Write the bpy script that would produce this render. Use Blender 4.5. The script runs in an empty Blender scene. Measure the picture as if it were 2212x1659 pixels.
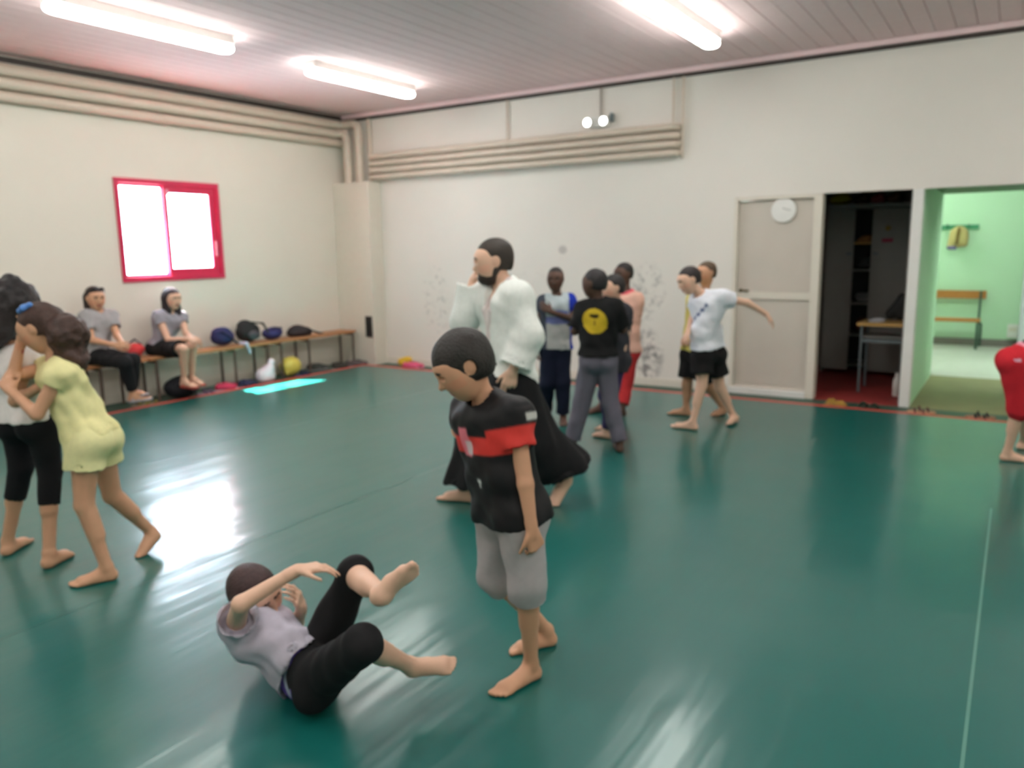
import bpy, bmesh, math, random
import numpy as np
from mathutils import Vector, Matrix
random.seed(7); rng = np.random.default_rng(7)
scene = bpy.context.scene
COL = scene.collection

# ------------------------------------------------------------------ camera
W, H = 2212, 1659
CX, CY = W/2, H/2
YAW, PITCH, ROLL, FPX, EYE = -0.5718, 0.1726, 0.01617, 1694.2, 1.55
def cam_axes():
    cy, sy, cp, sp = math.cos(YAW), math.sin(YAW), math.cos(PITCH), math.sin(PITCH)
    f = np.array([sy*cp, cy*cp, -sp]); r = np.array([cy, -sy, 0.0]); d = np.cross(f, r)
    c, s = math.cos(ROLL), math.sin(ROLL)
    return np.array([c*r+s*d, -s*r+c*d, f])
CM = cam_axes()
cam_data = bpy.data.cameras.new('camera')
cam_data.sensor_fit = 'HORIZONTAL'; cam_data.sensor_width = 36.0
cam_data.lens = 36.0*FPX/W; cam_data.clip_start = 0.05; cam_data.clip_end = 200
cam_data.dof.use_dof = True; cam_data.dof.focus_distance = 1.15; cam_data.dof.aperture_fstop = 4.2
cam = bpy.data.objects.new('camera', cam_data); COL.objects.link(cam)
m3 = Matrix((tuple(CM[0]), tuple(-CM[1]), tuple(-CM[2]))).transposed()
cam.matrix_world = Matrix.Translation((0, 0, EYE)) @ m3.to_4x4()
scene.camera = cam
RH = np.array([math.cos(YAW), -math.sin(YAW), 0.0])      # horizontal right of the view
FH = np.array([math.sin(YAW), math.cos(YAW), 0.0])       # horizontal forward of the view
UP = np.array([0, 0, 1.0])

# ------------------------------------------------------------------ light
scene.view_settings.view_transform = 'Standard'; scene.view_settings.look = 'None'
scene.view_settings.gamma = 1.0; scene.view_settings.exposure = 1.27
scene.view_settings.use_curve_mapping = False
scene.cycles.use_light_tree = False; scene.cycles.max_bounces = 6; scene.cycles.diffuse_bounces = 4; scene.cycles.glossy_bounces = 3; scene.cycles.transparent_max_bounces = 6
scene.cycles.caustics_reflective = False; scene.cycles.caustics_refractive = False
LAMP = 12.0; SKY = 9.0; SUN = 65.0
world = bpy.data.worlds.new('world'); scene.world = world; world.use_nodes = True
wn = world.node_tree.nodes; bg = wn['Background']
bg.inputs[0].default_value = (0.72, 0.86, 1.0, 1); bg.inputs[1].default_value = SKY
sd = bpy.data.lights.new('sun', 'SUN'); sd.energy = SUN; sd.angle = 0.012; sd.color = (1, 0.95, 0.88)
sun = bpy.data.objects.new('sun', sd); COL.objects.link(sun)
sun.rotation_euler = Vector((0.6, 0.33, -1)).to_track_quat('-Z', 'Y').to_euler()
sun.location = (-12, 3, 8)

# ------------------------------------------------------------------ pixel -> place helpers
def ray(u, v): return CM.T @ np.array([u-CX, v-CY, FPX])
def onz(u, v, z=0.0):
    d = ray(u, v); q = d*((z-EYE)/d[2]); q[2] += EYE; return q
def ony(u, v, y):
    d = ray(u, v); q = d*(y/d[1]); q[2] += EYE; return q
def atd(u, v, dep):
    d = ray(u, v); q = d*(dep/(d @ FH)); q[2] += EYE; return q

# ------------------------------------------------------------------ materials
MATS = {}
def S2L(c):
    return tuple(((x/255/12.92) if x/255 <= 0.04045 else ((x/255+0.055)/1.055)**2.4) for x in c)
def mat(name, col, rough=0.6, metal=0.0, noise=0.06, nscale=12.0, bump=0.0, bscale=60.0, emit=None, estr=0.0, attr=False, spec=0.5, coat=0.0):
    if name in MATS: return MATS[name]
    m = bpy.data.materials.new(name); m.use_nodes = True; MATS[name] = m
    nt = m.node_tree; N = nt.nodes; L = nt.links; b = N['Principled BSDF']
    b.inputs['Roughness'].default_value = rough; b.inputs['Metallic'].default_value = metal
    b.inputs['Specular IOR Level'].default_value = spec
    if coat: b.inputs['Coat Weight'].default_value = coat
    tc = N.new('ShaderNodeTexCoord'); nz = N.new('ShaderNodeTexNoise')
    nz.inputs['Scale'].default_value = nscale; nz.inputs['Detail'].default_value = 4
    L.new(tc.outputs['Object'], nz.inputs['Vector'])
    hsv = N.new('ShaderNodeHueSaturation')
    mr = N.new('ShaderNodeMapRange'); mr.inputs[3].default_value = 1-noise*2; mr.inputs[4].default_value = 1+noise*2
    L.new(nz.outputs['Fac'], mr.inputs[0]); L.new(mr.outputs[0], hsv.inputs['Value'])
    if attr:
        a = N.new('ShaderNodeAttribute'); a.attribute_name = 'col'; L.new(a.outputs['Color'], hsv.inputs['Color'])
    else:
        hsv.inputs['Color'].default_value = (*S2L(col), 1)
    L.new(hsv.outputs[0], b.inputs['Base Color'])
    if bump:
        n2 = N.new('ShaderNodeTexNoise'); n2.inputs['Scale'].default_value = bscale; n2.inputs['Detail'].default_value = 3
        L.new(tc.outputs['Object'], n2.inputs['Vector'])
        bp = N.new('ShaderNodeBump'); bp.inputs['Strength'].default_value = bump; bp.inputs['Distance'].default_value = 0.01
        L.new(n2.outputs['Fac'], bp.inputs['Height']); L.new(bp.outputs[0], b.inputs['Normal'])
    if emit is not None:
        b.inputs['Emission Color'].default_value = (*emit, 1); b.inputs['Emission Strength'].default_value = estr
    return m
def wood(name, c1, c2, rough=0.45):
    m = mat(name, c1, rough); nt = m.node_tree; N = nt.nodes; L = nt.links
    b = N['Principled BSDF']; tc = N.new('ShaderNodeTexCoord'); mp = N.new('ShaderNodeMapping')
    mp.inputs['Scale'].default_value = (40, 2, 40); L.new(tc.outputs['Object'], mp.inputs[0])
    nz = N.new('ShaderNodeTexNoise'); nz.inputs['Scale'].default_value = 1.2; nz.inputs['Detail'].default_value = 6
    L.new(mp.outputs[0], nz.inputs[0]); cr = N.new('ShaderNodeValToRGB')
    cr.color_ramp.elements[0].color = (*S2L(c1), 1); cr.color_ramp.elements[1].color = (*S2L(c2), 1)
    cr.color_ramp.elements[0].position = 0.3; cr.color_ramp.elements[1].position = 0.7
    L.new(nz.outputs['Fac'], cr.inputs[0]); L.new(cr.outputs[0], b.inputs['Base Color']); return m

def wall_mat(name, col, stains=False):
    m = mat(name, col, 0.7, noise=0.015, nscale=2.0, bump=0.15, bscale=90)
    if stains:
        nt = m.node_tree; N = nt.nodes; L = nt.links; b = N['Principled BSDF']
        src = b.inputs['Base Color'].links[0].from_socket
        geo = N.new('ShaderNodeNewGeometry'); sep = N.new('ShaderNodeSeparateXYZ'); L.new(geo.outputs['Position'], sep.inputs[0])
        tot = None
        for (x, z, rx, rz, sc, th, am) in [(-3.60, 0.30, 0.32, 0.38, 8, 0.45, 0.75), (-3.52, 1.00, 0.24, 0.40, 13, 0.50, 0.5), (-4.9, 1.45, 0.5, 0.25, 16, 0.64, 0.35),
                                       (-6.55, 0.85, 0.25, 0.55, 12, 0.53, 0.5), (-5.2, 0.9, 0.7, 0.6, 12, 0.58, 0.3), (-4.61, 1.51, 0.07, 0.06, 6, 0.30, 0.35)]:
            def mth(op, a, bb=None, cl=False):
                q = N.new('ShaderNodeMath'); q.operation = op; q.use_clamp = cl
                for i, s in enumerate([a, bb]):
                    if s is None: continue
                    if isinstance(s, (int, float)): q.inputs[i].default_value = s
                    else: L.new(s, q.inputs[i])
                return q.outputs[0]
            dx = mth('DIVIDE', mth('SUBTRACT', sep.outputs[0], x), rx); dz = mth('DIVIDE', mth('SUBTRACT', sep.outputs[2], z), rz)
            rr = mth('ADD', mth('MULTIPLY', dx, dx), mth('MULTIPLY', dz, dz))
            msk = mth('SUBTRACT', 1.0, rr, True)
            nz = N.new('ShaderNodeTexNoise'); nz.inputs['Scale'].default_value = sc; nz.inputs['Detail'].default_value = 5; nz.inputs['Roughness'].default_value = 0.7
            L.new(geo.outputs['Position'], nz.inputs[0])
            v = mth('MULTIPLY', mth('MULTIPLY', mth('SUBTRACT', nz.outputs['Fac'], th), 7.0, True), mth('MULTIPLY', msk, 1.6, True), True)
            v = mth('MULTIPLY', v, am)
            tot = v if tot is None else mth('MAXIMUM', tot, v)
        mx = N.new('ShaderNodeMix'); mx.data_type = 'RGBA'
        L.new(tot, mx.inputs['Factor']); L.new(src, mx.inputs[6]); mx.inputs[7].default_value = (*S2L((95, 88, 90)), 1)
        L.new(mx.outputs[2], b.inputs['Base Color'])
    return m

def mat_mat():
    m = mat('teal_vinyl', (14, 98, 92), 0.2, noise=0.03, nscale=0.8); nt = m.node_tree; N = nt.nodes; L = nt.links; b = N['Principled BSDF']
    b.inputs['IOR'].default_value = 1.5
    tc = N.new('ShaderNodeTexCoord')
    def noi(scale, sc, det=3):
        mp = N.new('ShaderNodeMapping'); mp.inputs['Scale'].default_value = scale; L.new(tc.outputs['Object'], mp.inputs[0])
        n = N.new('ShaderNodeTexNoise'); n.inputs['Scale'].default_value = sc; n.inputs['Detail'].default_value = det
        L.new(mp.outputs[0], n.inputs[0]); return n.outputs['Fac']
    def mth(op, a, bb):
        q = N.new('ShaderNodeMath'); q.operation = op
        for i, s in enumerate([a, bb]):
            if isinstance(s, (int, float)): q.inputs[i].default_value = s
            else: L.new(s, q.inputs[i])
        return q.outputs[0]
    h1 = noi((1.0, 0.10, 1), 4.2); h2 = noi((1, 1, 1), 1.3, 2); h3 = noi((1, 0.5, 1), 14.0)
    h = mth('ADD', mth('MULTIPLY', h1, 0.85), mth('ADD', mth('MULTIPLY', h2, 1.2), mth('MULTIPLY', h3, 0.04)))
    bp = N.new('ShaderNodeBump'); bp.inputs['Strength'].default_value = 0.42; bp.inputs['Distance'].default_value = 0.02
    L.new(h, bp.inputs['Height']); L.new(bp.outputs[0], b.inputs['Normal'])
    rr = N.new('ShaderNodeMapRange'); rr.inputs[3].default_value = 0.36; rr.inputs[4].default_value = 0.42
    b.inputs['Coat Weight'].default_value = 0.75; b.inputs['Coat Roughness'].default_value = 0.18; b.inputs['Coat IOR'].default_value = 1.45; L.new(bp.outputs[0], b.inputs['Coat Normal']); b.inputs['Specular IOR Level'].default_value = 0.3
    L.new(noi((1, 1, 1), 1.1, 1), rr.inputs[0]); L.new(rr.outputs[0], b.inputs['Roughness'])
    return m
def glass_mat():
    m = bpy.data.materials.new('window_glass'); m.use_nodes = True; nt = m.node_tree; N = nt.nodes; L = nt.links
    N.remove(N['Principled BSDF']); tr = N.new('ShaderNodeBsdfTransparent'); gl = N.new('ShaderNodeBsdfGlossy'); gl.inputs['Roughness'].default_value = 0.02
    mx = N.new('ShaderNodeMixShader'); mx.inputs[0].default_value = 0.05; L.new(tr.outputs[0], mx.inputs[1]); L.new(gl.outputs[0], mx.inputs[2])
    L.new(mx.outputs[0], N['Material Output'].inputs[0]); return m

# ------------------------------------------------------------------ hard-surface helpers
def tag(o, label=None, cat=None, group=None, kind=None):
    if label: o['label'] = label
    if cat: o['category'] = cat
    if group: o['group'] = group
    if kind: o['kind'] = kind
    return o
def empty(name, loc=(0, 0, 0), rz=0.0):
    o = bpy.data.objects.new(name, None); COL.objects.link(o); o.location = loc; o.rotation_euler = (0, 0, rz)
    o.empty_display_size = 0.1; return o
class MB:
    def __init__(s): s.bm = bmesh.new()
    def box(s, c, size, bev=0.0, rot=None):
        bm = bmesh.new(); bmesh.ops.create_cube(bm, size=1.0)
        bmesh.ops.scale(bm, vec=size, verts=bm.verts)
        if bev: bmesh.ops.bevel(bm, geom=list(bm.edges), offset=bev, segments=2, affect='EDGES', profile=0.6)
        if rot is not None: bmesh.ops.rotate(bm, cent=(0, 0, 0), matrix=rot, verts=bm.verts)
        bmesh.ops.translate(bm, vec=c, verts=bm.verts); s.merge(bm); return s
    def bb(s, a, b, bev=0.0):
        a = np.array(a, float); b = np.array(b, float)
        return s.box(tuple((a+b)/2), tuple(np.abs(b-a)), bev)
    def merge(s, bm):
        me = bpy.data.meshes.new('tmp'); bm.to_mesh(me); bm.free(); s.bm.from_mesh(me); bpy.data.meshes.remove(me)
    def cyl(s, a, b, r, r2=None, seg=14):
        a = Vector(a); b = Vector(b); d = b-a; bm = bmesh.new()
        bmesh.ops.create_cone(bm, cap_ends=True, segments=seg, radius1=r, radius2=r if r2 is None else r2, depth=d.length)
        bmesh.ops.rotate(bm, cent=(0, 0, 0), matrix=d.to_track_quat('Z', 'Y').to_matrix(), verts=bm.verts)
        bmesh.ops.translate(bm, vec=(a+b)/2, verts=bm.verts); s.merge(bm); return s
    def tube(s, pts, r, seg=10):
        # swept tube with mitred rings
        P = [Vector(p) for p in pts]; rings = []; n0 = None
        for i, p in enumerate(P):
            t = ((P[i]-P[i-1]).normalized() if i > 0 else Vector()) + ((P[i+1]-P[i]).normalized() if i < len(P)-1 else Vector()); t.normalize()
            if n0 is None: n0 = t.orthogonal().normalized()
            n0 = (n0 - t*n0.dot(t)).normalized(); b = t.cross(n0)
            rings.append([s.bm.verts.new(p + (n0*math.cos(2*math.pi*k/seg)+b*math.sin(2*math.pi*k/seg))*r) for k in range(seg)])
        for i in range(len(rings)-1):
            for k in range(seg): s.bm.faces.new((rings[i][k], rings[i][(k+1) % seg], rings[i+1][(k+1) % seg], rings[i+1][k]))
        s.bm.faces.new(rings[0][::-1]); s.bm.faces.new(rings[-1]); return s
    def lathe(s, prof, c=(0, 0, 0), seg=28, axis='Z'):
        rings = []
        for (r, h) in prof:
            ring = []
            for k in range(seg):
                a = 2*math.pi*k/seg; v = Vector((r*math.cos(a), r*math.sin(a), h))
                if axis == 'Y': v = Vector((v.x, -v.z, v.y))
                if axis == 'X': v = Vector((v.z, v.x, v.y))
                ring.append(s.bm.verts.new(v+Vector(c)))
            rings.append(ring)
        for i in range(len(rings)-1):
            for k in range(seg): s.bm.faces.new((rings[i][k], rings[i][(k+1) % seg], rings[i+1][(k+1) % seg], rings[i+1][k]))
        s.bm.faces.new(rings[0][::-1]); s.bm.faces.new(rings[-1]); return s
    def build(s, name, m, parent=None, smooth=False, loc=None):
        bmesh.ops.recalc_face_normals(s.bm, faces=s.bm.faces)
        me = bpy.data.meshes.new(name); s.bm.to_mesh(me); s.bm.free()
        me.materials.append(m)
        if smooth:
            me.polygons.foreach_set('use_smooth', [True]*len(me.polygons))
            try: me.set_sharp_from_angle(angle=math.radians(40))
            except Exception: pass
        o = bpy.data.objects.new(name, me); COL.objects.link(o)
        if parent is not None: o.parent = parent
        if loc is not None: o.location = loc
        return o
def copy_tree(o, parent=None):
    c = o.copy(); COL.objects.link(c); c.parent = parent
    for ch in o.children: copy_tree(ch, c)
    return c
def bez(p0, p1, p2, n=8):
    p0, p1, p2 = map(lambda q: np.array(q, float), (p0, p1, p2))
    return [tuple((1-t)**2*p0+2*t*(1-t)*p1+t*t*p2) for t in np.linspace(0, 1, n)]

# ------------------------------------------------------------------ soft shapes: signed distance fields -> mesh
def cone(a, b, ra, rb=None): return ('c', np.array(a, float), np.array(b, float), ra, ra if rb is None else rb)
def ell(c, r, fr=None): return ('e', np.array(c, float), np.array(r, float), np.eye(3) if fr is None else np.array(fr, float))
def pbox(p):
    if p[0] == 'c':
        r = np.array([p[3]]*3); q = np.array([p[4]]*3)
        return np.minimum(p[1]-r, p[2]-q), np.maximum(p[1]+r, p[2]+q)
    e = np.abs(p[3].T) @ p[2]
    return p[1]-e, p[1]+e
def pdist(p, X, Y, Z):
    if p[0] == 'c':
        a, b = p[1], p[2]; d = b-a; L2 = max(d @ d, 1e-9)
        px, py, pz = X-a[0], Y-a[1], Z-a[2]
        t = np.clip((px*d[0]+py*d[1]+pz*d[2])/L2, 0, 1)
        return np.sqrt((px-t*d[0])**2+(py-t*d[1])**2+(pz-t*d[2])**2) - (p[3]+(p[4]-p[3])*t)
    c, r, F = p[1], p[2], p[3]
    px, py, pz = X-c[0], Y-c[1], Z-c[2]
    q = [px*F[i][0]+py*F[i][1]+pz*F[i][2] for i in range(3)]
    k0 = np.sqrt(sum((q[i]/r[i])**2 for i in range(3))); k1 = np.sqrt(sum((q[i]/r[i]**2)**2 for i in range(3)))
    return k0*(k0-1)/np.maximum(k1, 1e-6)
def smin(a, b, k):
    if k <= 0: return np.minimum(a, b)
    h = np.maximum(k-np.abs(a-b), 0)/k
    return np.minimum(a, b)-h*h*k*0.25
class Field:
    def __init__(s): s.g = []
    def add(s, prims, k=0.02, kg=0.015, cuts=(), sub=(), hollow=()):
        s.g.append((list(prims), k, kg, list(cuts), list(sub), list(hollow))); return s
    def mesh(s, h, zmin=None):
        bs = [pbox(p) for g in s.g for p in g[0]]
        lo = np.min([b[0] for b in bs], 0)-4*h; hi = np.max([b[1] for b in bs], 0)+4*h
        n = np.ceil((hi-lo)/h).astype(int)+1
        ax = [(lo[i]+h*np.arange(n[i])).astype(np.float32) for i in range(3)]
        V = np.full(n, 1.0, np.float32)
        for prims, k, kg, cuts, sub, hollow in s.g:
            pad = k+3*h
            pb = [pbox(p) for p in prims]
            glo = np.min([b[0] for b in pb], 0)-pad-kg; ghi = np.max([b[1] for b in pb], 0)+pad+kg
            gs = [slice(max(0, int((glo[i]-lo[i])/h)), min(n[i], int((ghi[i]-lo[i])/h)+2)) for i in range(3)]
            G = np.full([x.stop-x.start for x in gs], 1.0, np.float32)
            def sub_slice(p, pad):
                b0, b1 = pbox(p); out = []
                for i in range(3):
                    a = max(gs[i].start, int((b0[i]-pad-lo[i])/h)); e = min(gs[i].stop, int((b1[i]+pad-lo[i])/h)+2)
                    out.append(slice(a, max(a, e)))
                return out
            for p in prims:
                ss = sub_slice(p, pad+kg)
                X = ax[0][ss[0]][:, None, None]; Y = ax[1][ss[1]][None, :, None]; Z = ax[2][ss[2]][None, None, :]
                rel = tuple(slice(ss[i].start-gs[i].start, ss[i].stop-gs[i].start) for i in range(3))
                if G[rel].size == 0: continue
                G[rel] = smin(G[rel], pdist(p, X, Y, Z), k)
            X = ax[0][gs[0]][:, None, None]; Y = ax[1][gs[1]][None, :, None]; Z = ax[2][gs[2]][None, None, :]
            G0 = G.copy() if hollow else None
            for (pt, nn) in cuts:
                G = np.maximum(G, (X-pt[0])*nn[0]+(Y-pt[1])*nn[1]+(Z-pt[2])*nn[2])
            for (pt, nn) in hollow:
                dp = (X-pt[0])*nn[0]+(Y-pt[1])*nn[1]+(Z-pt[2])*nn[2]
                G = np.maximum(G, -np.maximum(G0+max(0.008, 1.2*h), -(dp+0.04)))
            for p in sub:
                G = np.maximum(G, -pdist(p, X, Y, Z))
            V[tuple(gs)] = smin(V[tuple(gs)], G, kg)
        if zmin is not None:
            V = np.maximum(V, (zmin-ax[2])[None, None, :])
        return surf_nets(V, lo, h)
def surf_nets(V, org, h):
    S = V < 0
    n = V.shape
    c = np.zeros([x-1 for x in n], np.uint8)
    for i in (0, 1):
        for j in (0, 1):
            for k in (0, 1): c += S[i:n[0]-1+i, j:n[1]-1+j, k:n[2]-1+k]
    act = np.argwhere((c > 0) & (c < 8))
    idx = np.full(c.shape, -1, np.int32); idx[tuple(act.T)] = np.arange(len(act))
    acc = np.zeros((len(act), 3)); cnt = np.zeros(len(act))
    cor = [(i, j, k) for i in (0, 1) for j in (0, 1) for k in (0, 1)]
    val = {q: V[act[:, 0]+q[0], act[:, 1]+q[1], act[:, 2]+q[2]] for q in cor}
    for a in cor:
        for d in range(3):
            if a[d]: continue
            b = tuple(a[i]+(i == d) for i in range(3)); va, vb = val[a], val[b]
            m = (va < 0) != (vb < 0); t = va[m]/(va[m]-vb[m])
            pos = np.tile(np.array(a, float), (m.sum(), 1)); pos[:, d] += t
            acc[m] += pos; cnt[m] += 1
    verts = org+(act+acc/cnt[:, None])*h
    quads = []
    for d in range(3):
        e, f = (d+1) % 3, (d+2) % 3
        sl0 = [slice(None)]*3; sl1 = [slice(None)]*3; sl0[d] = slice(0, n[d]-1); sl1[d] = slice(1, n[d])
        diff = S[tuple(sl0)] != S[tuple(sl1)]
        q = np.argwhere(diff); q = q[(q[:, e] > 0) & (q[:, f] > 0) & (q[:, e] < n[e]-1) & (q[:, f] < n[f]-1)]
        ins = S[tuple(q.T)]
        def cell(de, df):
            r = q.copy(); r[:, e] += de; r[:, f] += df; return idx[tuple(r.T)]
        Q = np.stack([cell(-1, -1), cell(0, -1), cell(0, 0), cell(-1, 0)], 1)
        Q[~ins] = Q[~ins][:, ::-1]; quads.append(Q)
    return verts, np.concatenate(quads)
def vnormals(v, q):
    fn = np.cross(v[q[:, 2]]-v[q[:, 0]], v[q[:, 3]]-v[q[:, 1]])
    n = np.zeros_like(v)
    for i in range(4): np.add.at(n, q[:, i], fn)
    return n/np.maximum(np.linalg.norm(n, axis=1, keepdims=True), 1e-9)
def wob(v, scale, seed, n=6):
    r = np.random.default_rng(seed); o = np.zeros(len(v))
    for i in range(n):
        d = r.normal(size=3); d /= np.linalg.norm(d)
        o += np.sin(v @ d*scale*(0.6+0.8*r.random())+r.random()*6.28)
    return o/n
def smooth(v, q, it=1, lam=0.5):
    for _ in range(it):
        acc = np.zeros_like(v); cnt = np.zeros(len(v))
        for a, b in ((0, 1), (1, 2), (2, 3), (3, 0)):
            np.add.at(acc, q[:, a], v[q[:, b]]); np.add.at(acc, q[:, b], v[q[:, a]])
            np.add.at(cnt, q[:, a], 1); np.add.at(cnt, q[:, b], 1)
        v = v+(acc/cnt[:, None]-v)*lam
    return v
def soft(name, field, h, m, parent, origin, colf=None, disp=None, zmin=None, sm=1):
    v, q = field.mesh(h, zmin)
    if sm: v = smooth(v, q, sm)
    if disp is not None: v = v+vnormals(v, q)*disp(v)[:, None]
    if zmin is not None: v[:, 2] = np.maximum(v[:, 2], zmin)
    me = bpy.data.meshes.new(name)
    me.vertices.add(len(v)); me.vertices.foreach_set('co', (v-origin).astype(np.float32).ravel())
    me.loops.add(len(q)*4); me.loops.foreach_set('vertex_index', q.ravel().astype(np.int32))
    me.polygons.add(len(q)); me.polygons.foreach_set('loop_start', np.arange(len(q), dtype=np.int32)*4)
    me.polygons.foreach_set('use_smooth', np.ones(len(q), bool))
    me.update(calc_edges=True)
    if colf is not None:
        c = np.asarray(colf(v), float)
        if c.ndim == 1: c = np.tile(c, (len(v), 1))
        at = me.color_attributes.new('col', 'FLOAT_COLOR', 'POINT')
        at.data.foreach_set('color', np.concatenate([c, np.ones((len(v), 1))], 1).astype(np.float32).ravel())
    me.materials.append(m)
    o = bpy.data.objects.new(name, me); COL.objects.link(o)
    if parent is not None: o.parent = parent
    else: o.location = origin
    return o
# ------------------------------------------------------------------ the setting
XL, YR, ZC, ZF = -8.1, 8.33, 3.38, -0.04
XE, YN = 3.2, -3.2
M_wall = wall_mat('cream_wall', (232, 224, 212)); M_wallr = wall_mat('cream_wall_scuffed', (232, 226, 218), True)
M_floor = mat('green_painted_floor', (52, 84, 70), 0.5, noise=0.1, nscale=3)
M_ceil = mat('ceiling_board', (244, 216, 217), 0.9, noise=0.02, spec=0.2)
M_cream = mat('cream_paint', (226, 218, 205), 0.5, noise=0.02)
M_white = mat('white_paint', (236, 234, 230), 0.45, noise=0.02)
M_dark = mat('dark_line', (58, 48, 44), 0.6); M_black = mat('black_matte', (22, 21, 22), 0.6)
M_pipe = mat('painted_pipe', (214, 200, 184), 0.4, noise=0.03)
M_red = mat('red_frame', (214, 44, 86), 0.4, noise=0.03)
M_redtape = mat('red_edging', (196, 74, 62), 0.5); M_glass = glass_mat()
M_doorg = mat('grey_door', (206, 196, 185), 0.45, noise=0.03, nscale=3)
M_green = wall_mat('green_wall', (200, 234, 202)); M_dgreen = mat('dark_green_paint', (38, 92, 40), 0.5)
M_steel = mat('grey_steel', (120, 132, 136), 0.4, 0.3); M_cab = mat('grey_cabinet', (150, 147, 142), 0.45, noise=0.03)
M_diff = mat('lamp_diffuser', (250, 250, 244), 0.4, emit=(0.97, 1.0, 0.95), estr=LAMP)
M_woodA = wood('bench_wood', (168, 112, 72), (196, 142, 98)); M_woodB = wood('desk_wood', (206, 160, 88), (222, 180, 108))
M_woodC = wood('orange_wood', (176, 112, 52), (196, 130, 66))
def struct(mb, name, m, parent=None, label=None):
    o = mb.build(name, m, parent)
    if parent is None: o['kind'] = 'structure'
    if label: o['label'] = label
    return o
struct(MB().bb((XL-0.3, YN-0.3, ZF-0.1), (XE+0.3, YR+0.3, ZF)), 'floor', M_floor, label='dark green painted floor around the mat')
# left wall with window hole
WY0, WY1, WZ0, WZ1 = 4.895, 6.19, 1.24, 2.345
wl = MB(); t0 = XL-0.28
wl.bb((t0, YN, ZF), (XL, YR+0.1, WZ0)).bb((t0, YN, WZ1), (XL, YR+0.1, ZC+0.1)).bb((t0, YN, WZ0), (XL, WY0, WZ1)).bb((t0, WY1, WZ0), (XL, YR+0.1, WZ1))
struct(wl, 'wall_left', M_wall, label='cream wall with the red framed window')
# right wall with door and openings
wr = MB(); t1 = YR+0.12
wr.bb((XL-0.28, YR, ZF), (-2.56, t1, ZC+0.1)).bb((-2.56, YR, 2.025), (0.42, t1, ZC+0.1)).bb((0.42, YR, ZF), (XE, t1, ZC+0.1))
struct(wr, 'wall_right', M_wallr, label='scuffed white wall with the doorways')
struct(MB().bb((XE, YN, ZF), (XE+0.2, YR+0.12, ZC+0.1)), 'wall_side', M_wall, label='plain cream wall beyond the right edge')
struct(MB().bb((XL-0.28, YN-0.2, ZF), (XE+0.2, YN, ZC+0.1)), 'wall_back', M_wall, label='plain cream wall behind the viewer')
ceil = struct(MB().bb((XL-0.28, YN-0.2, ZC+0.012), (XE+0.2, YR+0.12, ZC+0.12)), 'ceiling', M_ceil, label='greyish pink boarded ceiling')
pl0 = None
for i in range(70):
    x = XL+0.08+i*0.1625
    if pl0 is None:
        pl0 = MB().box((0, 0, 0), (0.157, YR-YN, 0.02), 0.004).build('ceiling_board', M_ceil, ceil); p = pl0
    else:
        p = pl0.copy(); COL.objects.link(p)
    p.location = (x, (YR+YN)/2, ZC+0.008)
struct(MB().bb((XL, 8.08, ZF), (-7.45, YR, 2.455), 0.008), 'pillar', M_cream, label='boxed cream corner column under the pipes')
# batten, conduit and modelled shadow line along the top of the walls
struct(MB().bb((XL, YR-0.05, 3.325), (XE, YR, ZC-0.004), 0.004), 'trim_1', M_ceil, label='pale batten between right wall and ceiling')
struct(MB().bb((XL, YR-0.03, 3.29), (XE, YR, 3.32)), 'trim_2', M_dark, label='dark conduit strip along top of right wall')
struct(MB().bb((XL, YN, 3.315), (XL+0.03, YR-0.03, 3.365)), 'shadow_strip_left', M_dark, label='dark strip standing in for the shadow line along top of left wall')  # solid dark strip in place of the shaded gap under the ceiling
struct(MB().bb((-7.45, YR-0.015, ZF), (-2.58, YR, 0.05), 0.003), 'baseboard_right', M_cream, label='low cream skirting on right wall')
struct(MB().bb((XL, YN, ZF), (XL+0.015, 8.08, 0.05), 0.003), 'baseboard_left', M_cream, label='low cream skirting on window wall')

# ---- mat
mt = empty('sports_mat', (0, 0, 0)); tag(mt, 'large glossy teal vinyl floor mat covering the room', 'mat')
MX0, MY1 = -7.40, 7.80
MB().bb((MX0, YN+0.05, ZF+0.001), (XE-0.05, MY1, 0.0), 0.006).build('mat_cover', mat_mat(), mt)
MB().bb((MX0-0.11, YN+0.05, ZF+0.001), (MX0-0.001, MY1+0.11, -0.004), 0.004).build('red_edging', M_redtape, mt)['label'] = 'worn red edging strip of the mat'
MB().bb((MX0-0.001, MY1+0.001, ZF+0.001), (0.35, MY1+0.11, -0.004), 0.004).build('red_edging', M_redtape, mt)['label'] = 'worn red edging strip of the mat'
M_line = mat('pale_line', (88, 140, 128), 0.4)
MB().bb((-0.032, YN+0.3, -0.0005), (-0.021, 5.2, 0.0008)).build('marking_line', M_line, mt)['label'] = 'thin pale line across the mat'
M_seam = mat('mat_seam', (12, 88, 83), 0.3)
for sx in (-5.4, -3.4):
    MB().bb((sx, YN+0.3, -0.0005), (sx+0.007, 7.7, 0.0006)).build('seam', M_seam, mt)

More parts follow.
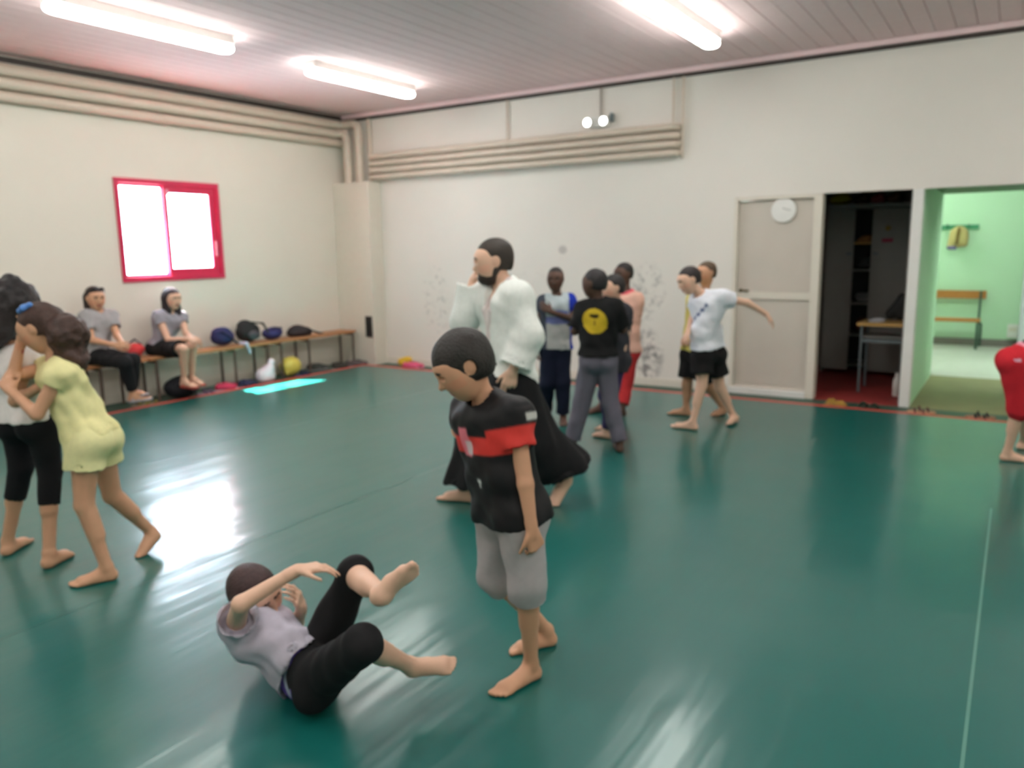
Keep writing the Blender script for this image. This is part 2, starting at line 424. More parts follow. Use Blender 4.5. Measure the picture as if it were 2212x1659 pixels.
# ---- window
win = empty('window_1', (XL, (WY0+WY1)/2, WZ0)); tag(win, 'red framed sliding window in the left wall', kind='structure')
def wbox(mb, y0, y1, z0, z1, x0, x1, bev=0.005):
    return mb.bb((x0-XL, y0-(WY0+WY1)/2, z0-WZ0), (x1-XL, y1-(WY0+WY1)/2, z1-WZ0), bev)
xo0, xo1 = XL-0.07, XL+0.022
fr = MB(); wbox(fr, WY0, WY1, WZ1-0.055, WZ1, xo0, xo1); wbox(fr, WY0, WY1, WZ0, WZ0+0.055, xo0, xo1)
wbox(fr, WY0, WY0+0.05, WZ0+0.055, WZ1-0.055, xo0, xo1); wbox(fr, WY1-0.05, WY1, WZ0+0.055, WZ1-0.055, xo0, xo1)
fr.build('window_frame', M_red, win)
def sash(y0, y1, z0, z1, w, x0, x1, nm, wl=None, wr=None):
    wl = wl or w; wr = wr or w
    s = MB(); wbox(s, y0, y1, z1-w, z1, x0, x1); wbox(s, y0, y1, z0, z0+w, x0, x1); wbox(s, y0, y0+wl, z0+w, z1-w, x0, x1); wbox(s, y1-wr, y1, z0+w, z1-w, x0, x1)
    o = s.build(nm, M_red, win)
    g = MB(); xm = (x0+x1)/2; wbox(g, y0+wl, y1-wr, z0+w, z1-w, xm-0.003, xm+0.003, 0); g.build('pane', M_glass, o); return o
sash(4.945, 5.49, WZ0+0.055, WZ1-0.055, 0.025, XL-0.06, XL-0.03, 'fixed_sash')
s2 = sash(5.47, 6.14, WZ0+0.055, WZ1-0.055, 0.08, XL-0.028, XL+0.0, 'sliding_sash', wl=0.05, wr=0.085)
lt = MB(); wbox(lt, 6.09, 6.115, 1.50, 1.68, XL, XL+0.02, 0.006); lt.build('pull_handle', mat('pink_plastic', (226, 150, 170), 0.4), s2)
lt = MB(); wbox(lt, 5.495, 5.53, 2.19, 2.25, XL, XL+0.015, 0.005); lt.build('latch', mat('pink_plastic', (226, 150, 170), 0.4), s2)

# ---- door, frames, doorways
d = empty('door_1', (-2.14, YR+0.03, ZF)); tag(d, 'closed grey two-panel door with the wall clock above', kind='structure')
def dbox(mb, x0, x1, z0, z1, y0, y1, bev=0.004): return mb.bb((x0+2.14, y0-YR-0.03, z0-ZF), (x1+2.14, y1-YR-0.03, z1-ZF), bev)
dbox(MB(), -2.515, -1.765, 1.05, 1.985, YR+0.035, YR+0.07).build('upper_panel', M_doorg, d)
dbox(MB(), -2.515, -1.765, 0.07, 0.97, YR+0.035, YR+0.07).build('lower_panel', M_doorg, d)
dbox(MB(), -2.515, -1.765, 0.972, 1.048, YR+0.015, YR+0.07).build('middle_rail', M_cream, d)
dbox(MB(), -2.515, -1.765, 0.0, 0.068, YR+0.02, YR+0.07).build('bottom_rail', M_doorg, d)
hd = MB(); hd.cyl((-2.47+2.14, -0.02, 1.10), (-2.47+2.14, 0.01, 1.10), 0.02); hd.tube([(-2.47+2.14, -0.03, 1.10), (-2.44+2.14, -0.035, 1.10), (-2.38+2.14, -0.035, 1.10)], 0.010)
hd.build('door_handle', mat('dull_brass', (112, 104, 80), 0.35, 0.6), d, True)
def post(name, x0, x1, z0, z1, y0, y1, m, label):
    return struct(MB().bb((x0, y0, z0), (x1, y1, z1), 0.004), name, m, label=label)
post('trim_4', -2.558, -2.518, 0.03, 2.02, YR-0.012, t1, M_cream, 'cream left jamb of the grey door')
post('trim_5', -1.762, -1.68, ZF+0.001, 2.02, YR-0.015, t1, M_cream, 'cream post between grey door and store cupboard')
post('trim_6', -2.516, -1.763, 1.988, 2.022, YR-0.012, t1, M_cream, 'cream head of the grey door')
post('trim_7', -2.558, -1.763, ZF+0.001, 0.028, YR-0.03, t1, M_white, 'pale sill under the grey door')
post('trim_8', -0.885, -0.795, ZF+0.001, 2.023, YR-0.02, t1, M_white, 'white post between store cupboard and green passage')
# clock on the door
cl = empty('wall_clock', (-2.06, YR+0.034, 1.875)); tag(cl, 'round white wall clock at the top of the grey door', 'clock')
MB().lathe([(0.118, 0), (0.125, 0.012), (0.122, 0.03), (0.110, 0.032)], axis='Y').build('rim', M_white, cl, True)
MB().lathe([(0.109, 0.0), (0.109, 0.027)], axis='Y').build('dial', mat('clock_dial', (228, 226, 224), 0.5), cl)
mat('clock_grey', (130, 128, 128), 0.5)
for k in range(12):
    a = k*math.pi/6; MB().box((0.094*math.sin(a), -0.0285, 0.094*math.cos(a)), (0.005, 0.002, 0.014), rot=Matrix.Rotation(a, 3, 'Y')).build('hour_mark', MATS['clock_grey'], cl)
hm = MB(); hm.box((0.0, -0.030, 0.022), (0.008, 0.002, 0.07), rot=Matrix.Rotation(0.1, 3, 'Y')); hm.build('hour_hand', MATS['clock_grey'], cl)
hm = MB(); hm.box((0.03, -0.032, 0.01), (0.08, 0.002, 0.006), rot=Matrix.Rotation(0.3, 3, 'Y')); hm.build('minute_hand', MATS['clock_grey'], cl)

# ---- store cupboard behind the dark opening
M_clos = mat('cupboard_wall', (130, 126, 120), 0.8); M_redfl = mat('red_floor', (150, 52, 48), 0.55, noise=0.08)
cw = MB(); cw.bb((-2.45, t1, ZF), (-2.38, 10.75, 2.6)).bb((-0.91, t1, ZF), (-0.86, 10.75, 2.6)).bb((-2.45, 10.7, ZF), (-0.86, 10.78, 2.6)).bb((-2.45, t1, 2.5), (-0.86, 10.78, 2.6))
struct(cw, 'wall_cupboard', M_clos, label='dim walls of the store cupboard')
struct(MB().bb((-2.45, YR, ZF-0.06), (-0.86, 10.75, ZF+0.003)), 'floor_cupboard', M_redfl, label='red floor of the store cupboard')
cb = empty('metal_cabinet', (-1.54, 10.45, ZF)); tag(cb, 'tall grey metal cabinet with doors ajar in the store cupboard', 'cabinet')
def cbx(a, b, nm, m=M_cab, bev=0.004, par=cb): return MB().bb(np.array(a)-np.array([-1.54, 10.45, ZF]), np.array(b)-np.array([-1.54, 10.45, ZF]), bev).build(nm, m, par)
cbx((-2.0, 10.20, ZF), (-1.98, 10.68, 1.98), 'side_panel'); cbx((-1.10, 10.20, ZF), (-1.08, 10.68, 1.98), 'side_panel')
cbx((-2.0, 10.20, 1.94), (-1.08, 10.68, 1.99), 'top_panel'); cbx((-1.98, 10.66, ZF), (-1.10, 10.68, 1.94), 'back_panel', M_black)
for z, nm in ((0.05, 's'), (0.42, 's'), (0.80, 's'), (1.20, 's'), (1.52, 's')):
    cbx((-1.98, 10.26, z), (-1.10, 10.66, z+0.02), 'shelf', M_cab if z != 1.52 else M_woodB)
for hx, sgn, ang in ((-1.98, 1, 0.0), (-1.10, -1, 0.0)):
    w = 0.30 if sgn > 0 else 0.39
    dd = MB().bb((0, -0.018, 0.05), (sgn*w, 0, 1.97), 0.004).build('cabinet_door', M_cab, cb); dd.location = (hx+1.54, -0.25, 0); dd.rotation_euler = (0, 0, -sgn*ang)
    h = MB().box((sgn*(w-0.05), -0.024, 1.45), (0.06, 0.014, 0.03), 0.004).build('latch', M_steel, dd)
    if sgn < 0:
        st = MB().lathe([(0.03, 0), (0.03, 0.003)], (sgn*0.22, -0.019, 1.74), axis='Y').build('sticker', mat('sticker_yellow', (150, 128, 40), 0.6), dd); st['label'] = 'round yellow sticker'
        st = MB().box((sgn*0.22, -0.020, 1.60), (0.12, 0.003, 0.045), 0.001).build('sticker', mat('sticker_pink', (170, 60, 90), 0.6), dd); st['label'] = 'pink lettered sticker'
def sblob(name, prims, colr, label, cat, h=0.012, k=0.02, rough=0.7, parts=(), seed=1, amp=0.004, sc=40, cuts=(), sub=(), group=None, zmin=None, sm=1, noise=0.06):
    c0 = np.mean([p[1] for p in prims], 0); lo = min(pbox(p)[0][2] for p in prims)
    org = np.array([c0[0], c0[1], max(lo, zmin if zmin is not None else -9)])
    m = mat('cloth_%02x%02x%02x_%d' % (*colr, int(rough*100)), colr, rough, noise=noise)
    def mk(nm, pr, mm, parent, kk=k, cu=(), su=(), zm=None):
        return soft(nm, Field().add(pr, kk, cuts=cu, sub=su), h, mm, parent, org, disp=lambda v: amp*wob(v, sc, seed), zmin=zm, sm=sm)
    if not parts:
        o = mk(name, prims, m, None, cu=cuts, su=sub, zm=zmin); return tag(o, label, cat, group)
    e = empty(name, org); tag(e, label, cat, group)
    mk('body', prims, m, e, cu=cuts, su=sub, zm=zmin)
    for (nm, pr, cc) in parts:
        mk(nm, pr, mat('cloth_%02x%02x%02x_%d' % (*cc, int(rough*100)), cc, rough), e, 0.008, zm=zmin)
    return e
# things in the cabinet and on top of it
sblob('folded_cloth', [cone((-1.62, 10.40, 0.89), (-1.50, 10.40, 0.88), 0.05, 0.06), ell((-1.55, 10.38, 0.86), (0.09, 0.08, 0.05))], (150, 148, 150), 'crumpled pale cloth on a cabinet shelf in the dark cupboard', 'cloth', zmin=0.822)
sblob('folded_cloth', [ell((-1.58, 10.40, 1.56), (0.11, 0.10, 0.035)), ell((-1.56, 10.40, 1.60), (0.09, 0.08, 0.025))], (176, 128, 74), 'folded tan cloth on the wooden cabinet shelf', 'cloth', zmin=1.542)
sblob('ball', [ell((-1.56, 10.42, 0.545), (0.10, 0.10, 0.10))], (96, 60, 52), 'brown ball on the lower cabinet shelf', 'ball', amp=0, zmin=0.442)
sblob('folded_cloth', [ell((-1.57, 10.42, 1.28), (0.11, 0.12, 0.055)), ell((-1.56, 10.42, 1.34), (0.10, 0.11, 0.03))], (70, 70, 72), 'grey folded cloth on a middle cabinet shelf', 'cloth', zmin=1.222)
tops = [(-1.90, 0.13, (206, 186, 40), 'yellow bag lying on top of the metal cabinet'), (-1.66, 0.085, (92, 70, 56), 'brown bundle on top of the metal cabinet beside the yellow bag'),
        (-1.48, 0.09, (176, 92, 100), 'pink bundle on top of the metal cabinet'), (-1.30, 0.09, (130, 96, 80), 'tan bundle on top of the metal cabinet at its right end')]
for i, (x, r, c, lb) in enumerate(tops):
    sblob('soft_bag' if i == 0 else 'bundle', [ell((x, 10.42, 2.04+0.02*(i == 0)), (r, 0.13, 0.06)), ell((x+0.03, 10.38, 2.07), (r*0.6, 0.09, 0.05))], c, lb, 'bag' if i == 0 else 'bundle', zmin=1.992, seed=i)
# school desk
dk = empty('school_desk', (-1.08, 9.2, ZF)); tag(dk, 'small wooden topped school desk on steel legs in the store cupboard', 'desk')
def dkb(a, b, nm, m, bev=0.004): o = np.array([-1.08, 9.2, ZF]); return MB().bb(np.array(a)-o, np.array(b)-o, bev).build(nm, m, dk)
dkb((-1.40, 8.93, 0.675), (-0.92, 9.42, 0.705), 'desk_top', M_woodB)
for (lx, ly) in ((-1.355, 8.97), (-0.955, 8.97), (-1.355, 9.38), (-0.955, 9.38)):
    o = np.array([-1.08, 9.2, ZF]); MB().tube([tuple(np.array((lx, ly, ZF+0.004))-o), tuple(np.array((lx, ly, 0.674))-o)], 0.014).build('leg', M_steel, dk, True)
dkb((-1.345, 8.96, 0.50), (-0.965, 8.98, 0.53), 'rail', M_steel); dkb((-1.345, 9.37, 0.50), (-0.965, 9.39, 0.53), 'rail', M_steel)
dkb((-1.35, 8.99, 0.545), (-0.96, 9.37, 0.56), 'book_tray', M_cab)
sblob('crumpled_cloth', [ell((-1.23, 9.08, 0.72), (0.085, 0.09, 0.022)), ell((-1.21, 9.1, 0.735), (0.06, 0.06, 0.014))], (206, 204, 208), 'small white crumpled cloth on the school desk', 'cloth', h=0.008, zmin=0.707)
sblob('sports_bag', [cone((-1.12, 9.25, 0.78), (-0.99, 9.25, 0.94), 0.055, 0.065), cone((-1.02, 9.25, 0.78), (-1.0, 9.25, 0.95), 0.06)], (28, 27, 28), 'black bag slumped on the school desk', 'bag', zmin=0.707)
bt = empty('plastic_bottle', (-0.975, 8.87, ZF+0.004)); tag(bt, 'white plastic bottle standing on the red cupboard floor', 'bottle')
MB().lathe([(0.03, 0), (0.036, 0.008), (0.036, 0.15), (0.03, 0.18), (0.016, 0.205), (0.016, 0.22)]).build('bottle_body', M_white, bt, True)
MB().lathe([(0.018, 0.22), (0.018, 0.245)]).build('cap', M_white, bt, True)

# ---- green passage and changing room
gp = MB(); gp.bb((-0.86, t1, ZF), (-0.795, 10.5, 2.12)); struct(gp, 'wall_passage', M_green, label='green wall of the passage')
struct(MB().bb((0.42, t1, ZF), (0.5, 10.5, 2.12)), 'wall_passage_right', M_green, label='far green wall of the passage')
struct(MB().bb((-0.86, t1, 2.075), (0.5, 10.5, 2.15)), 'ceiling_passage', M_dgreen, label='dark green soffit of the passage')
struct(MB().bb((-0.86, YR, ZF-0.06), (0.5, 10.5, ZF+0.002)), 'floor_passage', mat('olive_floor', (146, 140, 100), 0.6, noise=0.08, nscale=5), label='olive floor of the passage')
struct(MB().bb((-3.0, 10.78, ZF-0.06), (3.0, 14.0, ZF+0.002)).bb((-0.86, 10.5, ZF-0.06), (0.5, 10.79, ZF+0.0015)), 'floor_changing_room', mat('pale_tile', (206, 206, 200), 0.4), label='pale floor of the green changing room')
struct(MB().bb((-3.0, 13.8, ZF), (3.0, 13.95, 3.0)), 'wall_changing_room', M_green, label='light green back wall of the changing room')
struct(MB().bb((0.06, 12.2, ZF), (0.2, 13.8, 3.0)), 'wall_partition', mat('grey_lilac_wall', (186, 182, 190), 0.7), label='grey partition at the right of the changing room')
sd_ = MB(); sd_.bb((-3.1, 10.5, ZF), (-3.0, 13.9, 3.0)).bb((3.0, 10.5, ZF), (3.1, 13.9, 3.0)).bb((-3.1, 10.79, ZF), (-0.86, 10.85, 3.0)).bb((0.42, 10.5, ZF), (3.1, 10.6, 3.0)).bb((-0.86, 10.5, 2.15), (0.42, 10.6, 3.0))
struct(sd_, 'wall_changing_room_side', M_green, label='side walls of the green changing room')
struct(MB().bb((-3.1, 10.5, 3.0), (3.1, 13.95, 3.1)), 'ceiling_changing_room', M_white, label='white ceiling of the changing room')
struct(MB().bb((-3.0, 13.77, ZF), (0.06, 13.8, 0.07), 0.003), 'baseboard_back', mat('grey_skirting', (140, 132, 128), 0.6), label='grey skirting of the changing room')
# changing bench
gb = empty('changing_bench', (-1.1, 13.5, ZF)); tag(gb, 'changing bench with orange wooden back and seat rails in the green room', 'bench')
o = np.array([-1.1, 13.5, ZF])
for (a, b, nm) in (((-1.9, 13.66, 0.68), (-0.38, 13.70, 0.80), 'back_slat'), ((-1.9, 13.28, 0.36), (-0.42, 13.40, 0.40), 'seat_slat'), ((-1.9, 13.44, 0.36), (-0.42, 13.56, 0.40), 'seat_slat')):
    MB().bb(np.array(a)-o, np.array(b)-o, 0.008).build(nm, M_woodC, gb)
M_gsteel = mat('green_steel', (62, 92, 80), 0.4)
for x in (-1.75, -0.45):
    MB().tube([tuple(np.array(p)-o) for p in [(x, 13.30, ZF+0.004), (x, 13.30, 0.345)]], 0.018).build('leg', M_gsteel, gb, True)
    MB().tube([tuple(np.array(p)-o) for p in [(x+0.03, 13.72, ZF+0.004), (x+0.03, 13.70, 0.30), (x, 13.60, 0.345), (x, 13.30, 0.35)]], 0.018).build('leg', M_gsteel, gb, True)
    MB().tube([tuple(np.array(p)-o) for p in [(x, 13.60, 0.35), (x, 13.64, 0.6), (x, 13.655, 0.80)]], 0.016).build('back_post', M_gsteel, gb, True)
# hooks and coat
hk = empty('hook_rail', (-0.9, 13.78, 1.72)); tag(hk, 'green coat hook rail on the green wall', 'hook rail')
MB().box((-0.35, -0.01, 0.02), (1.4, 0.02, 0.07), 0.004).build('rail', mat('green_rail', (70, 150, 110), 0.5), hk)
for i in range(5):
    x = 0.22-i*0.28; MB().tube([(x, -0.02, 0.03), (x, -0.08, 0.03), (x, -0.10, 0.06)], 0.008).build('hook', M_gsteel, hk, True)
sblob('hanging_jacket', [ell((-0.80, 13.68, 1.60), (0.13, 0.07, 0.16)), cone((-0.86, 13.68, 1.66), (-0.90, 13.66, 1.45), 0.06, 0.05), cone((-0.74, 13.68, 1.66), (-0.72, 13.66, 1.50), 0.06, 0.05)], (196, 176, 118), 'tan jacket hanging from the green hook rail', 'jacket', h=0.014,
      parts=[('lining', [cone((-0.92, 13.63, 1.44), (-0.84, 13.62, 1.43), 0.03)], (110, 100, 150)), ('stripe', [cone((-0.80, 13.61, 1.72), (-0.82, 13.61, 1.50), 0.022)], (120, 96, 40))])
wb = empty('wall_box', (0.0, 13.72, 0.12)); tag(wb, 'low white box on the changing room wall', 'box')
MB().box((-0.01, 0, 0.09), (0.14, 0.12, 0.20), 0.01).build('case', M_white, wb); MB().box((-0.01, -0.064, 0.12), (0.10, 0.006, 0.06), 0.003).build('lid', M_cream, wb)

# ---- ceiling lamps
def lamp(x, y, z, label, L_=1.56):
    e = empty('ceiling_lamp', (x, y, z)); tag(e, label, 'lamp', 'fluorescent ceiling lamps')
    MB().box((0, 0, -0.036), (0.152, L_-0.03, 0.072), 0.004).build('base_plate', M_white, e)
    bm = MB(); n = 12; prof = [(0.080*math.copysign(abs(math.cos(a_))**0.75, math.cos(a_)), -0.100+0.040*math.sin(a_)) for a_ in [2*math.pi*i/n for i in range(n)]]
    ys = [(-L_/2, .55), (-L_/2+0.02, .84), (-L_/2+0.07, 1), (L_/2-0.07, 1), (L_/2-0.02, .84), (L_/2, .55)]
    rings = [[bm.bm.verts.new((px*s, yy, -0.100+(pz+0.100)*s)) for px, pz in prof] for yy, s in ys]
    for i in range(len(rings)-1):
        for k in range(n): bm.bm.faces.new((rings[i][k], rings[i][(k+1) % n], rings[i+1][(k+1) % n], rings[i+1][k]))
    bm.bm.faces.new(rings[0]); bm.bm.faces.new(rings[-1][::-1])
    bm.build('diffuser', M_diff, e, True); return e
lz = ZC-0.004
lamp(-5.92, 3.99, lz, 'long lit ceiling lamp nearest the viewer on the window side'); lamp(-6.0, 6.52, lz, 'lit ceiling lamp near the room corner above the bench')
lamp(-2.43, 6.36, lz, 'lit ceiling lamp in front of the doorways')
for (x, y) in ((-5.95, 1.45), (-5.95, -1.1), (-2.4, 3.85), (-2.4, 1.3), (-2.4, -1.3), (1.15, 6.4), (1.15, 3.85), (1.15, 1.3), (1.15, -1.3)):
    lamp(x, y, lz, 'lit ceiling lamp outside the view, %s row, %s' % ({-5.95: 'window-side', -2.4: 'middle', 1.15: 'far right'}[x], 'nearest the doorways' if y > 6 else 'second from the doorways' if y > 3 else 'beside the viewer' if y > 1 else 'behind the viewer'))
l = lamp(-0.35, 10.95, 2.99, 'unseen lamp added just inside the green changing room to brighten it'); l.rotation_euler = (0, 0, math.pi/2); l['group'] = 'changing room lamps'  # added out of sight behind the lintel to light the back wall
l = lamp(-2.1, 13.0, 2.99, 'unseen lamp added at the left rear to brighten the green changing room'); l['group'] = 'changing room lamps'; l = lamp(1.3, 12.2, 2.99, 'lit ceiling lamp on the right of the green changing room'); l['group'] = 'changing room lamps'  # the left rear one is added, out of view, for extra brightness

# ---- pipes
def pipe(pts, r, label, m=M_pipe, brackets=(), name='heating_pipe', group='painted heating pipes'):
    o0 = np.array(pts[0]); e = empty(name, tuple(o0)); tag(e, label, 'pipe', group)
    P = []
    for i, p in enumerate(pts):
        p = np.array(p, float)
        if 0 < i < len(pts)-1:
            a = p+(np.array(pts[i-1])-p)/np.linalg.norm(np.array(pts[i-1])-p)*r*2; b = p+(np.array(pts[i+1])-p)/np.linalg.norm(np.array(pts[i+1])-p)*r*2
            P += bez(a, p, b, 6)
        else: P.append(tuple(p))
    MB().tube([tuple(np.array(q)-o0) for q in P], r, 14).build('pipe', m, e, True)
    for (b, s) in brackets: MB().box(tuple(np.array(b)-o0), s, 0.003).build('bracket', M_pipe, e)
    return e
for z, lb, r, yk in ((3.235, 'uppermost thick cream pipe along the window wall', 0.056, 8.16), (3.115, 'middle thick cream pipe along the window wall', 0.056, 8.02), (2.995, 'lowest cream pipe along the window wall', 0.050, None)):
    x = XL+0.075
    if z > 3.2: pts = [(x, YN, z), (x, 8.21, z), (-7.70, 8.21, z), (-7.70, 8.21, 2.457)]
    elif yk: pts = [(x, YN, z), (x, 8.17, z), (-7.88, 8.17, z), (-7.88, 8.17, 2.457)]
    else: pts = [(x, YN, z), (x, 8.33, z)]
    pipe(pts, r, lb)
for i, z in enumerate((2.785, 2.695, 2.605, 2.515)):
    lb = ['uppermost', 'second', 'third', 'lowest'][i]+' of the four cream pipes on the doorway wall'
    pipe([(-7.53, YR-0.09, z), (-3.18, YR-0.09, z), (-3.18, YR+0.02, z)], 0.037 if i != 2 else 0.04, lb, brackets=[((-5.35, YR-0.035, z), (0.03, 0.07, 0.02))] if i < 3 else ())
pipe([(-3.13, YR-0.03, 3.29), (-3.13, YR-0.03, 2.46)], 0.014, 'thin riser pipe at the end of the four wall pipes', name='riser_pipe', group='thin risers')
pipe([(-3.24, YR-0.03, 3.29), (-3.24, YR-0.03, 2.83)], 0.012, 'thinner riser pipe just left of the end riser', name='riser_pipe', group='thin risers')
pipe([(-5.35, YR-0.03, 3.29), (-5.35, YR-0.03, 2.49)], 0.010, 'thin riser at the middle bracket of the wall pipes', name='riser_pipe', group='thin risers')
pipe([(-7.58, YR-0.03, 3.29), (-7.58, YR-0.03, 2.46)], 0.03, 'vertical cream pipe beside the corner column', name='riser_pipe', group='thin risers')
# ---- emergency light
em = empty('emergency_light', (-4.13, YR-0.03, 2.86)); tag(em, 'white twin spot emergency light on the doorway wall', 'light')
MB().box((0.01, 0, 0.065), (0.26, 0.055, 0.12), 0.012).build('housing', M_white, em)
M_spot = mat('spot_glow', (255, 255, 252), 0.3, emit=(1, 1, 0.97), estr=4.0)
for sx in (-0.1, 0.1):
    sp = MB().lathe([(0.02, 0), (0.045, 0.03), (0.05, 0.05)], (sx, -0.025, 0.06), axis='Y').build('spot_housing', M_white, em, True)
    MB().lathe([(0.044, 0.047), (0.044, 0.053)], (sx, -0.025, 0.06), axis='Y').build('spot_lens', M_spot, sp, True)
MB().box((0.17, 0.0, 0.1), (0.03, 0.05, 0.09), 0.004).build('junction_box', M_steel, em)
MB().tube([(0.03, 0.01, 0.12), (0.03, 0.01, 0.43)], 0.010).build('conduit', mat('grey_conduit', (158, 146, 136), 0.5), em, True)
# ---- dark hatch on the column
vh = empty('wall_hatch', (-7.54, 8.078, 0.35)); tag(vh, 'small dark upright hatch low on the corner column', 'hatch')
MB().bb((-0.06, -0.012, 0), (0.06, 0.0, 0.29), 0.003).build('hatch_frame', M_dark, vh); MB().bb((-0.045, -0.016, 0.015), (0.045, -0.011, 0.275), 0.002).build('hatch_panel', M_black, vh)

# ---- benches
def bench(y0, y1, frames, label):
    o = np.array([-7.86, (y0+y1)/2, ZF]); e = empty('wooden_bench', tuple(o)); tag(e, label, 'bench', 'benches along the window wall')
    for (xa, xb) in ((-8.02, -7.875), (-7.855, -7.71)):
        MB().bb(np.array((xa, y0, 0.415))-o, np.array((xb, y1, 0.45))-o, 0.006).build('seat_plank', M_woodA, e)
    for y in frames:
        for x in (-7.985, -7.735):
            MB().tube([tuple(np.array(p)-o) for p in ((x, y, ZF+0.003), (x, y, 0.39))], 0.016).build('leg', M_leg, e, True)
        MB().tube([tuple(np.array(p)-o) for p in ((-7.985, y, 0.395), (-7.735, y, 0.395))], 0.016).build('cross_bar', M_leg, e, True)
M_leg = mat('brown_steel', (96, 78, 68), 0.5)
bench(3.2, 4.86, (3.4, 4.34, 4.70), 'wooden bench at the left end, under the woman with sunglasses')
bench(4.88, 6.62, (4.96, 5.97, 6.45), 'wooden bench below the window, under the long-haired woman')
bench(6.64, 7.99, (6.67, 7.13, 7.95), 'wooden bench nearest the corner column')
# ---- bags on the benches
bz = 0.452
sblob('gym_bag', [ell((-7.87, 5.92, 0.56), (0.10, 0.15, 0.10)), ell((-7.86, 5.90, 0.62), (0.08, 0.12, 0.06))], (38, 40, 92), 'navy gym bag on the bench beside the long-haired woman', 'bag', zmin=bz, parts=[('strap', [cone((-7.78, 5.84, 0.64), (-7.76, 5.96, 0.55), 0.012), cone((-7.76, 5.96, 0.55), (-7.75, 6.04, 0.47), 0.012)], (30, 30, 60))], h=0.012)
sblob('backpack', [ell((-7.88, 6.30, 0.58), (0.12, 0.16, 0.12)), ell((-7.88, 6.26, 0.66), (0.09, 0.10, 0.07))], (26, 26, 28), 'black backpack with looped straps between two navy bags on the bench', 'backpack', zmin=bz,
      parts=[('strap', [cone((-7.80, 6.30, 0.70), (-7.78, 6.45, 0.68), 0.015), cone((-7.78, 6.45, 0.68), (-7.77, 6.52, 0.56), 0.015)], (40, 44, 36)), ('pocket', [ell((-7.77, 6.30, 0.55), (0.04, 0.09, 0.06))], (74, 72, 78))], h=0.012)
sblob('gym_bag', [ell((-7.87, 6.66, 0.53), (0.10, 0.14, 0.075)), ell((-7.86, 6.70, 0.55), (0.08, 0.1, 0.06))], (48, 46, 104), 'flat navy bag to the right of the backpack on the bench', 'bag', zmin=bz, parts=[('strap', [cone((-7.80, 6.6, 0.60), (-7.78, 6.74, 0.60), 0.012)], (30, 30, 60))], h=0.012)
sblob('towel', [cone((-7.755, 6.08, 0.475), (-7.68, 6.11, 0.47), 0.02), cone((-7.68, 6.11, 0.465), (-7.68, 6.15, 0.36), 0.02)], (200, 200, 220), 'pale cloth hanging over the bench edge below the backpack', 'towel', h=0.01)
sblob('shoulder_bag', [ell((-7.88, 7.12, 0.50), (0.11, 0.20, 0.075)), ell((-7.88, 7.08, 0.54), (0.08, 0.12, 0.06))], (42, 34, 38), 'black shoulder bag lying alone on the bench near the column', 'bag', zmin=bz,
      parts=[('strap', [cone((-7.78, 7.2, 0.53), (-7.74, 7.34, 0.47), 0.014), cone((-7.74, 7.34, 0.47), (-7.76, 7.42, 0.465), 0.014)], (30, 26, 28))], h=0.012)
sblob('tote_bag', [ell((-7.84, 4.77, 0.53), (0.10, 0.11, 0.08)), ell((-7.82, 4.80, 0.55), (0.07, 0.09, 0.06))], (206, 50, 52), 'red bag on the bench beside the woman with sunglasses', 'bag', zmin=bz, parts=[('handle', [cone((-7.82, 4.70, 0.60), (-7.80, 4.78, 0.66), 0.010), cone((-7.80, 4.78, 0.66), (-7.79, 4.84, 0.60), 0.010)], (60, 30, 50))], h=0.012)
# ---- on the floor strip
fz = ZF+0.003
sblob('rucksack', [ell((-7.74, 5.24, 0.08), (0.15, 0.20, 0.12)), ell((-7.74, 5.28, 0.12), (0.12, 0.14, 0.09))], (26, 26, 34), 'dark rucksack on the floor at the women\'s feet', 'bag', zmin=fz, parts=[('strap', [cone((-7.62, 5.10, 0.14), (-7.57, 5.2, 0.10), 0.014), cone((-7.57, 5.2, 0.10), (-7.57, 5.3, 0.0), 0.014)], (40, 40, 50))], h=0.013)
sblob('plastic_bag', [ell((-7.62, 6.30, 0.06), (0.105, 0.13, 0.10)), ell((-7.62, 6.35, 0.12), (0.08, 0.09, 0.07)), cone((-7.62, 6.37, 0.15), (-7.63, 6.41, 0.21), 0.03, 0.045)], (226, 216, 226), 'white plastic bag on the floor at the mat edge', 'bag', zmin=fz, h=0.012, amp=0.01, rough=0.35)
sblob('soft_bag', [ell((-7.80, 6.86, 0.09), (0.12, 0.15, 0.125)), cone((-7.74, 6.76, 0.03), (-7.72, 6.73, 0.0), 0.025, 0.012)], (228, 208, 96), 'round yellow bag on the floor under the bench', 'bag', zmin=fz, h=0.012, amp=0.003, rough=0.35)
